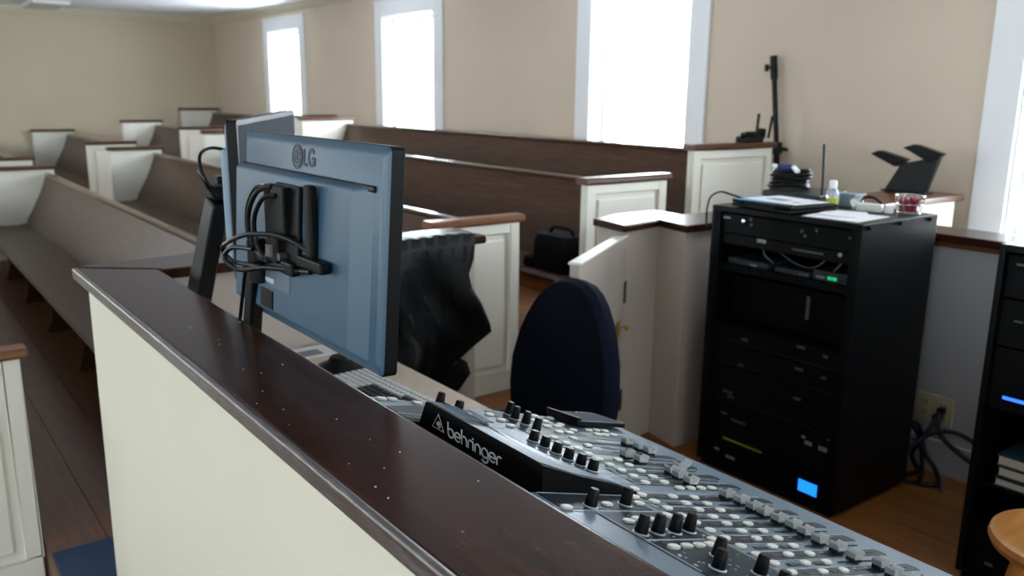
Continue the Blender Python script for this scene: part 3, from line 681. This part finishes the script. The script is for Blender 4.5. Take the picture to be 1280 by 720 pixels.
vs = [v for r in rows for v in r]; fs = [(j * (nx + 1) + i, j * (nx + 1) + i + 1, (j + 1) * (nx + 1) + i + 1, (j + 1) * (nx + 1) + i) for j in range(len(rows) - 1) for i in range(nx)]
o = MB().add(vs, fs).build('cloth', 'nylon', cv); 
for p_ in o.data.polygons: p_.use_smooth = (p_.index % 3 > 0)
sd = o.modifiers.new('thick', 'SOLIDIFY'); sd.thickness = .004
low = [(.56, 1.66, 2.545), (.51, 1.735, 2.545), (.465, 1.745, 2.545), (.42, 1.69, 2.545), (.36, 1.60, 2.545)]
rows = [[(1.35 + (xr - 1.35) * i / 10, y - .015 * math.sin(i * 1.3 + z * 20), z) for i in range(11)] for z, xr, y in low]
vs = [v for r in rows for v in r]; fs = [(j * 11 + i, j * 11 + i + 1, (j + 1) * 11 + i + 1, (j + 1) * 11 + i) for j in range(4) for i in range(10)]
o = MB().add(vs, fs).build('lower_flap', 'bag', cv, smooth=True); sd = o.modifiers.new('thick', 'SOLIDIFY'); sd.thickness = .004

# ------------------------------------------------------------------ office chair
chz = thing('office_chair', 'navy upholstered office chair with rounded back in front of the booth gate', 'chair', (1.78, 2.02, 0), (0, 0, -.12))
# backrest: rounded shell, local x = thickness, y = width
def back_ring(x, s):
    pts = []
    for i in range(28):
        a = 2 * PI * i / 28; c_, s2 = math.cos(a), math.sin(a)
        e = 2 / 2.6
        y = .285 * math.copysign(abs(c_) ** e, c_) * (1 - .26 * max(0, s2)); z = .33 * math.copysign(abs(s2) ** e, s2)
        y *= 1 - .05 * z / .33
        pts.append((x + .10 * (z + .33) * .35 + (y * y) * .25 * -1, y * s - .10 * (z - .10) * s, .60 + z * s))
    return pts
MB().loft([back_ring(-.040, .90), back_ring(-.052, .96)[::1] if 0 else back_ring(-.045, .96), back_ring(-.02, 1.0), back_ring(.015, .97), back_ring(.025, .9)]).build('backrest', 'navy', chz, local=True, smooth=True)
MB().loft([[(x, y, z) for x, y in [(a_ - .25, b_) for a_, b_ in rrect(.46 * s, .50 * s, .10, 6)]] for z, s in ((.34, .94), (.36, 1), (.40, 1), (.42, .93))]).build('seat', 'navy', chz, local=True, smooth=True)
MB().obox((.05, 0, .45), .03, .07, .35).build('back_bracket', 'black', chz, local=True, bevel=.006)
MB().cyl((-.25, 0, .12), (-.25, 0, .345), .028).build('gas_column', 'black', chz, local=True, smooth=True)
for k in range(5):
    a = 2 * PI * k / 5 + .3; ex, ey = -.25 + .27 * math.cos(a), .27 * math.sin(a)
    lg_ = MB().loft([[(-.25 + .02 * math.cos(a) + s_ * .025 * -math.sin(a), .02 * math.sin(a) + s_ * .025 * math.cos(a), zz) for s_, zz in ((-1, .09), (1, .09), (1, .13), (-1, .13))],
                     [(ex + s_ * .015 * -math.sin(a), ey + s_ * .015 * math.cos(a), zz) for s_, zz in ((-1, .06), (1, .06), (1, .085), (-1, .085))]]).build('leg', 'black', chz, local=True)
    MB().cyl((ex - .02 * math.sin(a), ey + .02 * math.cos(a), .03), (ex + .02 * math.sin(a), ey - .02 * math.cos(a), .03), .03).build('caster', 'black', lg_, local=True, smooth=True)

# ------------------------------------------------------------------ bag on the pew
bg = thing('camera_bag', 'small black bag with carry handle on the pew seat beyond the gate', 'bag', (3.0, 3.50, .566))
MB().loft([[(x + 3.0, y + 3.50, z) for x, y in rrect(.20 * s, .30 * s, .04)] for z, s in ((.567, .92), (.59, 1), (.73, .98), (.765, .85))]).build('body', 'bag', bg, smooth=True)
MB().tube([(3.0, 3.40, .76), (3.0, 3.43, .795), (3.0, 3.50, .80), (3.0, 3.57, .795), (3.0, 3.60, .76)], .010).build('handle', 'bag', bg, smooth=True)
MB().loft([[(x + 2.955, y + 3.67, z) for x, y in rrect(.13 * s, .10 * s, .03)] for z, s in ((.567, .9), (.58, 1), (.62, .95), (.635, .7))]).build('side_pouch', 'bag', bg, smooth=True)

# ------------------------------------------------------------------ equipment rack
rk = thing('equipment_rack', 'tall black equipment rack with clutter on its lid', 'rack', (2.9, 1.87, 0))
RX0, RX1, RY0, RY1, RZ = 2.66, 3.17, 1.548, 2.192, 1.09
MB().box(RX0, RX1, RY0, RY0 + .018, .02, RZ).build('side_panel', 'rackm', rk, bevel=.003)
MB().box(RX0, RX1, RY1 - .018, RY1, .02, RZ).build('side_panel', 'rackm', rk, bevel=.003)
MB().box(RX0, RX1, RY0 + .018, RY1 - .018, RZ - .022, RZ).build('lid', 'rackm', rk, bevel=.003)
MB().box(RX0 + .01, RX1, RY0 + .018, RY1 - .018, 0, .03).build('base', 'matte', rk)
MB().box(RX1 - .01, RX1, RY0 + .018, RY1 - .018, .03, RZ - .022).build('rear_door', 'matte', rk)
for y0 in (RY0 + .018, RY1 - .018 - .022):
    r1_ = MB().box(RX0 + .004, RX0 + .03, y0, y0 + .022, .03, RZ - .022).build('rail', 'matte', rk)
for x in (2.70, 2.90, 3.11):
    MB().cyl((x, RY0, RZ - .014), (x, RY0 - .010, RZ - .014), .008, .006, 12).build('screw', 'black', rk, smooth=True)
UY0, UY1 = RY0 + .034, RY1 - .034
def unit(label, z0, z1, dep=.30, m_='matte', face=.020, group='audio units in the tall rack'):
    t = thing('rack_unit', label, 'audio equipment', (RX0 + face, (UY0 + UY1) / 2, z0), group=group)
    MB().box(RX0 + face, RX0 + face + .006, UY0 - .012, UY1 + .012, z0 + .001, z1 - .001).build('face_plate', m_, t, bevel=.0015)
    MB().box(RX0 + face + .006, RX0 + face + dep, UY0 + .012, UY1 - .012, z0 + .004, z1 - .004).build('case', 'matte', t)
    return t
def mark(t, name, m_, y0, y1, z0, z1, x=None, th=.002):
    x = (RX0 + .020) if x is None else x
    return MB().box(x - th, x, min(y0, y1), max(y0, y1), z0, z1).build(name, m_, t)
t = unit('topmost rack unit with a bright white knob and small labels', .985, 1.062)
mark(t, 'label_strip', 'label', 2.115, 2.15, 1.040, 1.048)
MB().lathe([(.011, 0), (.011, .008), (.007, .014), (.001, .015)], (RX0 + .020, 2.045, 1.040), 16, (-1, 0, 0)).build('knob', 'chrome', t, smooth=True)
for y, z in ((2.015, 1.05), (2.012, 1.03), (1.79, 1.035), (1.775, 1.02), (1.73, 1.045)):
    MB().lathe([(.006, 0), (.006, .006), (.001, .007)], (RX0 + .020, y, z), 10, (-1, 0, 0)).build('knob', 'dimlabel', t, smooth=True)
mark(t, 'label_strip', 'dimlabel', 1.583, 1.606, 1.032, 1.040)
t = thing('rack_shelf', 'shelf of small devices and cables in the upper part of the rack', 'shelf', (2.8, 1.87, .80))
MB().box(RX0 + .02, RX0 + .36, UY0, UY1, .856, .862).build('shelf_plate', 'matte', t)
MB().box(RX0 + .02, RX0 + .026, UY0, UY1, .835, .856).build('shelf_lip', 'matte', t, bevel=.001)
t = thing('wireless_receiver', 'thin dark device at the left of the rack shelf', 'audio equipment', (2.78, 2.03, .87), group='devices on the rack shelf')
MB().box(2.70, 2.86, 1.94, 2.13, .8625, .885).build('case', 'metalshelf', t, bevel=.004)
mark(t, 'label_strip', 'label', 1.99, 2.02, .868, .874, 2.70)
t = thing('wireless_receiver', 'thin dark device in the middle of the rack shelf', 'audio equipment', (2.78, 1.83, .87), group='devices on the rack shelf')
MB().box(2.70, 2.84, 1.76, 1.91, .8625, .883).build('case', 'metalshelf', t, bevel=.004)
for y in (1.80, 1.785, 1.77): mark(t, 'indicator', 'label', y, y - .006, .871, .876, 2.70)
t = thing('network_switch', 'dark box with two green lights at the right of the rack shelf', 'audio equipment', (2.78, 1.66, .87))
MB().box(2.70, 2.86, 1.60, 1.745, .8625, .900).build('case', 'metalshelf', t, bevel=.004)
mark(t, 'green_light', 'greenled', 1.668, 1.684, .872, .884, 2.70); mark(t, 'green_light', 'greenled', 1.648, 1.664, .872, .884, 2.70)
mark(t, 'label_strip', 'label', 1.695, 1.73, .873, .880, 2.70)
t = thing('cable_bundle', 'thin cables hanging across the devices on the rack shelf', 'cable', (2.72, 1.8, .9))
MB().tube([(2.72, 1.70, .95), (2.70, 1.72, .92), (2.71, 1.76, .90), (2.73, 1.80, .895), (2.74, 1.85, .90), (2.72, 1.90, .93)], .0025).build('cable', 'dimlabel', t, smooth=True)
MB().tube([(2.72, 1.62, .97), (2.695, 1.64, .93), (2.70, 1.66, .905), (2.74, 1.68, .90)], .0035).build('cable', 'dimlabel', t, smooth=True)
MB().tube([(2.72, 1.98, .96), (2.70, 1.96, .92), (2.72, 1.93, .89)], .0035).build('cable', 'dimlabel', t, smooth=True)
t = unit('rack unit with a small lit label strip under the top unit', .940, .983, face=.024)
mark(t, 'label_strip', 'label', 1.945, 1.985, .966, .980, RX0 + .024); mark(t, 'long_slot', 'dimlabel', 1.70, 1.83, .960, .966, RX0 + .024)
MB().lathe([(.008, 0), (.008, .008), (.001, .009)], (RX0 + .024, 1.632, .972), 12, (-1, 0, 0)).build('knob', 'label', t, smooth=True)
t = unit('blank recessed black panel in the middle of the rack with a hanging tag', .62, .80, face=.12)
MB().box(RX0 + .10, RX0 + .103, 1.785, 1.80, .69, .78).build('hanging_tag', 'dimlabel', t)
specs = [('rack unit with two dim printed marks, first below the recess', .545, .618, [(1.99, .569, .03, 'dimlabel'), (1.735, .600, .035, 'dimlabel'), (1.64, .59, .02, 'dimlabel')]),
         ('rack unit with two dim printed marks, second below the recess', .455, .542, [(2.0, .462, .026, 'dimlabel'), (1.735, .515, .035, 'dimlabel'), (1.64, .51, .02, 'dimlabel')]),
         ('black amplifier with dim lettering at its left, mid rack', .30, .452, [(2.045, .334, .05, 'dimlabel'), (2.035, .318, .035, 'dimlabel'), (1.735, .40, .03, 'dimlabel')]),
         ('black amplifier with a round dim badge at its left', .185, .297, [(2.065, .240, .03, 'dimlabel'), (1.97, .225, .07, 'dimlabel'), (1.70, .262, .015, 'label'), (1.60, .285, .012, 'dimlabel')]),
         ]
for lab, z0, z1, marks in specs:
    t = unit(lab, z0, z1)
    for y, z, wd_, m_ in marks: mark(t, 'label_strip', m_, y, y + wd_, z, z + .010)
    MB().box(RX0 + .019, RX0 + .020, UY0 + .02, UY1 - .02, z0 + .006, z0 + .009).build('seam', 'slot', t)
t = unit('lowest rack unit with yellow tape, white labels and a blue display', .035, .182)
mark(t, 'yellow_tape', 'yellow', 1.885, 2.076, .136, .144); mark(t, 'label_strip', 'label', 2.09, 2.115, .075, .087); mark(t, 'label_strip', 'label', 2.01, 2.055, .060, .072)
mark(t, 'blue_display', 'bluescreen', 1.632, 1.710, .052, .098, th=.003)
t = thing('rack_label', 'two small white labels above the blue display of the tall rack', 'label', (RX0 + .018, 1.66, .25))
mark(t, 'label_card', 'label', 1.668, 1.698, .243, .258, RX0 + .017); mark(t, 'label_card', 'label', 1.605, 1.640, .240, .257, RX0 + .017)

# second rack at the right edge
r2 = thing('equipment_rack', 'second black rack cut off by the right edge of the photo', 'rack', (2.9, .8, 0))
A0, A1 = .46, 1.106
MB().box(RX0, RX1, A0, A0 + .018, .02, RZ).build('side_panel', 'rackm', r2, bevel=.003)
MB().box(RX0, RX1, A1 - .018, A1, .02, RZ).build('side_panel', 'rackm', r2, bevel=.003)
MB().box(RX0, RX1, A0 + .018, A1 - .018, RZ - .022, RZ).build('lid', 'rackm', r2, bevel=.003)
MB().box(RX0 + .01, RX1, A0 + .018, A1 - .018, 0, .03).build('base', 'matte', r2)
MB().box(RX1 - .01, RX1, A0 + .018, A1 - .018, .03, RZ - .022).build('rear_door', 'matte', r2)
MB().box(RX0 + .02, RX0 + .40, A0 + .018, A1 - .018, .328, .334).build('shelf_plate', 'matte', r2)
def unit2(label, z0, z1):
    t = thing('rack_unit', label, 'audio equipment', (RX0 + .02, .8, z0), group='audio units in the right rack')
    MB().box(RX0 + .020, RX0 + .026, A0 + .02, A1 - .02, z0 + .001, z1 - .001).build('face_plate', 'matte', t, bevel=.0015)
    MB().box(RX0 + .026, RX0 + .30, A0 + .04, A1 - .04, z0 + .004, z1 - .004).build('case', 'matte', t)
    return t
t = unit2('top unit of the right rack with faint lettering', .93, 1.06); mark(t, 'label_strip', 'dimlabel', 1.035, 1.06, 1.030, 1.036)
t = unit2('plain black unit of the right rack, second from top', .78, .925); mark(t, 'label_strip', 'dimlabel', 1.02, 1.045, .86, .866)
t = unit2('right rack unit with a glowing blue light bar', .58, .775)
mark(t, 'blue_light_bar', 'blueled', .975, 1.045, .618, .627, th=.003)
for i, (z, nm, gap) in enumerate(((.335, 'lowest book of the stack in the right rack', 0), (.366, 'middle book of the stack in the right rack', .004), (.402, 'topmost book of the stack in the right rack', .0))):
    hh = (.028, .034, .036)[i]
    t = thing('book', nm, 'book', (RX0 + .13, .93, z), group='books in the right rack')
    MB().box(RX0 + .032 + gap, RX0 + .24, .74, 1.035 - gap, z + .004, z + hh - .004).build('pages', 'booka', t)
    MB().add([], []).box(RX0 + .030 + gap, RX0 + .245, .735, 1.04 - gap, z, z + .004).box(RX0 + .030 + gap, RX0 + .245, .735, 1.04 - gap, z + hh - .005, z + hh - .001).build('cover', 'bookb', t)
t = unit2('lowest unit of the right rack with a small grey label', .035, .20); mark(t, 'label_strip', 'dimlabel', 1.003, 1.027, .068, .078)

# stool
stl = thing('stool', 'honey-coloured round wooden stool in the lower right corner', 'stool', (2.08, .62, 0))
MB().lathe([(.001, .492), (.14, .492), (.163, .499), (.170, .514), (.166, .527), (.150, .531), (.11, .526), (.001, .524)], (2.08, .62, 0), 40).build('seat', 'honey', stl, smooth=True)
for k in range(4):
    a = PI / 4 + k * PI / 2
    MB().cyl((2.08 + .20 * math.cos(a), .62 + .20 * math.sin(a), 0), (2.08 + .10 * math.cos(a), .62 + .10 * math.sin(a), .498), .015, .018).build('leg', 'honey', stl, smooth=True)
for k in range(4):
    a = PI / 4 + k * PI / 2; b = a + PI / 2
    MB().cyl((2.08 + .165 * math.cos(a), .62 + .165 * math.sin(a), .18), (2.08 + .165 * math.cos(b), .62 + .165 * math.sin(b), .18), .009).build('stretcher', 'honey', stl, smooth=True)

# ------------------------------------------------------------------ clutter on the rack
Z0 = RZ
t = thing('document_tray', 'flat black laptop-like device under papers on the rack lid', 'device', (2.80, 1.95, Z0))
MB().obox((2.79, 1.955, Z0 + .010), .26, .29, .012, -.14).build('lower_half', 'black', t, bevel=.004)
MB().obox((2.79, 1.955, Z0 + .024), .25, .30, .012, -.14).build('upper_half', 'matte', t, bevel=.004)
MB().obox((2.67, 1.975, Z0 + .018), .012, .16, .020, -.14).build('hinge_bar', 'gloss', t, bevel=.003)
for i, (dx, dy, rz, m_, sz, lab) in enumerate(((0, 0, -.10, 'paper', (.20, .25), 'white printed sheet on top of the flat black device'), (-.03, .04, .10, 'paperblue', (.19, .22), 'blue printed sheet showing under the white sheet on the black device'))):
    z = Z0 + .0315 + (.0015 if i == 0 else 0)
    tt = thing('paper_sheet', lab, 'paper', (2.80, 1.95, z), group='sheets on the rack')
    MB().obox((2.80 + dx, 1.95 + dy, z), sz[0], sz[1], .001, rz).build('sheet', m_, tt)
    if i == 0: MB().obox((2.79, 1.98, z + .0008), .05, .09, .0006, rz).build('printed_picture', 'label', tt)
    if i == 0: MB().obox((2.76, 1.88, z + .0008), .02, .03, .0006, rz).build('printed_picture', 'paperblue', tt)
t = thing('router', 'black sloped box with one tall antenna behind the papers on the rack', 'router', (3.05, 2.03, Z0))
MB().prism([(2.96, Z0), (3.15, Z0), (3.15, Z0 + .055), (2.96, Z0 + .042)], 'y', 1.915, 2.185).build('case', 'metalshelf', t, bevel=.004)
MB().tube([(2.99, 1.925, Z0 + .03), (2.99, 1.926, Z0 + .10), (2.985, 1.932, Z0 + .243)], .0055, smooth=0).build('antenna', 'metalshelf', t, smooth=True)
t = thing('cable_coil', 'coiled black cable with blue strap piled on the router', 'cable', (3.07, 2.08, Z0 + .06))
for k in range(6):
    zc = Z0 + .064 + .012 * k; rr = .085 - .006 * (k % 3)
    MB().tube([(3.04 + rr * .8 * math.cos(a) + .004 * k, 2.115 + rr * math.sin(a), zc + .005 * math.sin(a * 2 + k)) for a in [2 * PI * j / 12 for j in range(12)]], .0075, closed=True).build('loop', 'cable', t, smooth=True)
MB().obox((3.02, 2.12, Z0 + .140), .04, .065, .022, .3).build('strap', 'bluecloth', t, bevel=.006)
MB().obox((3.00, 2.06, Z0 + .134), .02, .045, .012, -.5, rx=.4).build('plug', 'white', t, bevel=.003)
MB().obox((3.01, 2.17, Z0 + .140), .015, .02, .016, .2).build('plug', 'white', t, bevel=.003)
t = thing('sanitizer_bottle', 'small bottle of yellow-green gel with white cap on the rack', 'bottle', (2.935, 1.845, Z0))
MB().lathe([(.001, 0), (.020, 0), (.0215, .004), (.0215, .045), (.001, .045)], (2.935, 1.845, Z0 + .001), 20).build('gel', 'gel', t, smooth=True)
MB().lathe([(.0217, .0455), (.0228, .050), (.0225, .068), (.016, .078), (.011, .081), (.011, .084)], (2.935, 1.845, Z0 + .001), 20).build('body', 'clear', t, smooth=True)
MB().lathe([(.0145, .082), (.0150, .084), (.0145, .108), (.012, .111), (.001, .111)], (2.935, 1.845, Z0), 20).build('cap', 'white', t, smooth=True)
t = thing('storage_box', 'small blue-grey box behind the gel bottle on the rack', 'box', (3.10, 1.86, Z0))
MB().box(3.05, 3.13, 1.83, 1.885, Z0, Z0 + .045).build('body', 'bluegrey', t, bevel=.003)
MB().box(3.048, 3.132, 1.818, 1.887, Z0 + .045, Z0 + .052).build('lid', 'bluegrey', t, bevel=.002)
t = thing('paper_sheet', 'larger white sheet lying at the front corner of the rack lid', 'paper', (2.8, 1.7, Z0), group='sheets on the rack')
MB().obox((2.795, 1.695, Z0 + .002), .235, .21, .0015, .08).build('sheet', 'paper', t)
t = thing('paper_sheet', 'smaller folded white sheet on the larger one at the rack corner', 'paper', (2.82, 1.72, Z0 + .004), group='sheets on the rack')
MB().obox((2.835, 1.735, Z0 + .0045), .17, .14, .002, .3).build('sheet', 'paper', t)
t = thing('power_adapter', 'white power adapter with cord beside the wire basket on the rack', 'adapter', (3.02, 1.72, Z0))
MB().obox((3.00, 1.725, Z0 + .016), .05, .09, .03, .3).build('body', 'btn', t, bevel=.006)
MB().tube([(3.02, 1.77, Z0 + .01), (3.06, 1.79, Z0 + .04), (3.08, 1.76, Z0 + .045), (3.06, 1.70, Z0 + .02), (3.03, 1.66, Z0 + .012)], .005).build('cord', 'cable', t, smooth=True)
MB().tube([(2.99, 1.76, Z0 + .02), (3.03, 1.82, Z0 + .03), (3.0, 1.79, Z0 + .01)], .006).build('cord', 'white', t, smooth=True)
MB().lathe([(.016, 0), (.018, .01), (.014, .026), (.001, .03)], (3.03, 1.665, Z0), 14).build('plug', 'white', t, smooth=True)
t = thing('wire_basket', 'clear wire basket of red packets at the back corner of the rack lid', 'basket', (3.08, 1.62, Z0))
for z, s in ((.004, .040), (.035, .046), (.066, .050)):
    MB().tube([(3.085 + s * math.cos(a), 1.618 + s * math.sin(a), Z0 + z) for a in [2 * PI * j / 14 for j in range(14)]], .0025, closed=True, smooth=1).build('hoop', 'chrome', t, smooth=True)
for k in range(14):
    a = 2 * PI * k / 14
    MB().cyl((3.085 + .040 * math.cos(a), 1.618 + .040 * math.sin(a), Z0 + .003), (3.085 + .050 * math.cos(a), 1.618 + .050 * math.sin(a), Z0 + .066), .002, n=6).build('wire', 'chrome', t)
for k in range(9):
    a = k * 2.4; rr = .006 + .0028 * k
    tt = MB().obox((3.085 + rr * math.cos(a), 1.618 + rr * math.sin(a), Z0 + .032 + .003 * (k % 3)), .024, .016, .05, a, .2, .2).build('packet', 'red', None, bevel=.004)
    tag(tt, 'red packet standing in the wire basket on the rack', 'packet', 'red packets in the basket')
t = thing('rack_cable', 'thin black cable arching off the left edge of the rack lid', 'cable', (2.7, 2.18, Z0))
MB().tube([(2.80, 2.12, Z0 + .012), (2.75, 2.17, Z0 + .035), (2.72, 2.21, Z0 + .045), (2.69, 2.235, Z0 + .015), (2.685, 2.24, Z0 - .07), (2.69, 2.23, Z0 - .10)], .004).build('cord', 'cable', t, smooth=True)

# ------------------------------------------------------------------ things near the wall
ps = thing('stand_pole', 'black telescopic stand pole leaning against the wall beside the window', 'stand', (4.55, 3.3, .38))
MB().cyl((4.605, 3.255, .385), (4.600, 3.310, 1.20), .020).build('outer_tube', 'black', ps, smooth=True)
MB().cyl((4.600, 3.309, 1.18), (4.592, 3.382, 1.762), .0165).build('inner_tube', 'black', ps, smooth=True)
MB().cyl((4.600, 3.306, 1.165), (4.600, 3.312, 1.235), .032).build('collar', 'black', ps, smooth=True)
MB().cyl((4.600, 3.308, 1.20), (4.64, 3.255, 1.19), .012).build('knob', 'black', ps, smooth=True)
MB().cyl((4.593, 3.364, 1.62), (4.592, 3.382, 1.763), .023).build('upper_collar', 'black', ps, smooth=True)
MB().lathe([(.007, 0), (.007, .03), (.022, .034), (.022, .055), (.001, .057)], (4.592, 3.372, 1.69), 14, (-.75, .66, 0)).build('knob', 'black', ps, smooth=True)
ra = thing('antenna_box', 'small black device with two stub antennas on the pew end cap', 'antenna', (4.2, 3.22, 1.26))
MB().obox((4.20, 3.215, 1.2675), .17, .085, .035, .05).build('body', 'black', ra, bevel=.008)
MB().obox((4.22, 3.21, 1.297), .12, .06, .030, .3).build('bracket', 'black', ra, bevel=.006)
MB().obox((4.30, 3.21, 1.30), .05, .05, .05, .6, ry=.4).build('bracket', 'black', ra, bevel=.008)
MB().cyl((4.26, 3.215, 1.30), (4.268, 3.215, 1.415), .009).build('antenna', 'black', ra, smooth=True)
MB().cyl((4.375, 3.215, 1.27), (4.40, 3.215, 1.40), .008).build('antenna', 'black', ra, smooth=True)
MB().cyl((4.13, 3.20, 1.275), (4.11, 3.20, 1.30), .016).build('knob', 'black', ra, smooth=True)
# black holder with two prongs
hd = thing('folding_holder', 'black folding holder with two flat prongs tilted on the pew end cap by the window', 'holder', (4.3, 2.3, 1.03))
def quad3(ps_, n3, th):
    n3 = Vector(n3) * th
    return MB().loft([[Vector(p) for p in ps_], [Vector(p) + n3 for p in ps_]])
quad3([(4.33, 2.425, 1.032), (4.33, 2.20, 1.032), (4.35, 2.152, 1.229), (4.35, 2.355, 1.178)], (1, 0, -.1), .035).build('body', 'black', hd, bevel=.006)
quad3([(4.335, 2.525, 1.220), (4.335, 2.480, 1.240), (4.345, 2.325, 1.200), (4.345, 2.385, 1.158)], (1, 0, 0), .06).build('prong', 'black', hd, bevel=.006)
quad3([(4.335, 2.348, 1.262), (4.335, 2.290, 1.282), (4.345, 2.145, 1.240), (4.345, 2.200, 1.190)], (1, 0, 0), .06).build('prong', 'black', hd, bevel=.006)
MB().box(4.31, 4.40, 2.19, 2.43, 1.031, 1.040).build('foot', 'black', hd, bevel=.003)
# outlet, plugs, cables
ol = thing('wall_outlet', 'ivory double wall outlet low on the booth wall between the racks', 'outlet', (3.388, 1.56, .27))
MB().box(3.383, 3.39, 1.495, 1.645, .205, .325).build('plate', 'ivory', ol, bevel=.002)
for yy in (1.610, 1.535):
    s_ = MB().box(3.380, 3.383, yy - .018, yy + .018, .222, .308).build('socket', 'ivory', ol, bevel=.001)
    for zz in (.243, .288):
        MB().box(3.3792, 3.380, yy - .008, yy - .005, zz - .006, zz + .006).box(3.3792, 3.380, yy + .005, yy + .008, zz - .006, zz + .006).build('slot', 'slot', s_)
for y, lab, pts in ((1.53, 'thick black cord plugged into the outlet and running to the right rack', [(3.35, 1.53, .27), (3.30, 1.50, .20), (3.28, 1.35, .13), (3.26, 1.15, .09), (3.2, 1.0, .06)]),
                    (1.545, 'black cord dropping from the outlet to the floor', [(3.35, 1.54, .25), (3.31, 1.56, .17), (3.30, 1.60, .08), (3.28, 1.56, .02), (3.2, 1.62, .012)])):
    t = thing('electric_cable', lab, 'cable', (3.35, y, .27))
    MB().obox((3.36, y, .275 if y < 1.54 else .243), .036, .028, .028).build('plug', 'black', t, bevel=.006)
    MB().tube(pts, .010).build('cord', 'cable', t, smooth=True)
for i, (lab, m_, pts) in enumerate((('black cable looping low beside the tall rack', 'cable', [(3.19, 1.62, .20), (3.26, 1.60, .22), (3.30, 1.57, .14), (3.26, 1.53, .03), (3.20, 1.52, .012), (3.18, 1.56, .012)]),
                                    ('blue cable among the black ones beside the tall rack', 'bluecloth', [(3.19, 1.58, .17), (3.27, 1.57, .16), (3.31, 1.54, .09), (3.30, 1.48, .012), (3.20, 1.42, .012)]),
                                    ('black cable crossing from the tall rack to the right rack near the floor', 'cable', [(3.19, 1.58, .12), (3.28, 1.52, .20), (3.31, 1.42, .22), (3.30, 1.28, .16), (3.22, 1.15, .10)]),
                                    ('black cable hanging in a loop under the outlet', 'cable', [(3.20, 1.60, .24), (3.30, 1.585, .21), (3.32, 1.56, .10), (3.31, 1.50, .04), (3.25, 1.46, .015), (3.19, 1.5, .015)]))):
    t = thing('loose_cable', lab, 'cable', pts[0])
    MB().tube(pts, .009 if m_ == 'cable' else .005).build('cord', m_, t, smooth=True)
cl = thing('ceiling_light', 'flat pale ceiling light near the far wall at the top left', 'light', (2.12, 13.2, ZC))
MB().box(1.93, 2.37, 12.6, 13.5, ZC - .05, ZC - .001).build('housing', 'trim', cl, bevel=.01)
MB().box(1.96, 2.34, 12.64, 13.46, ZC - .062, ZC - .05).build('diffuser', 'clear', cl, bevel=.004)
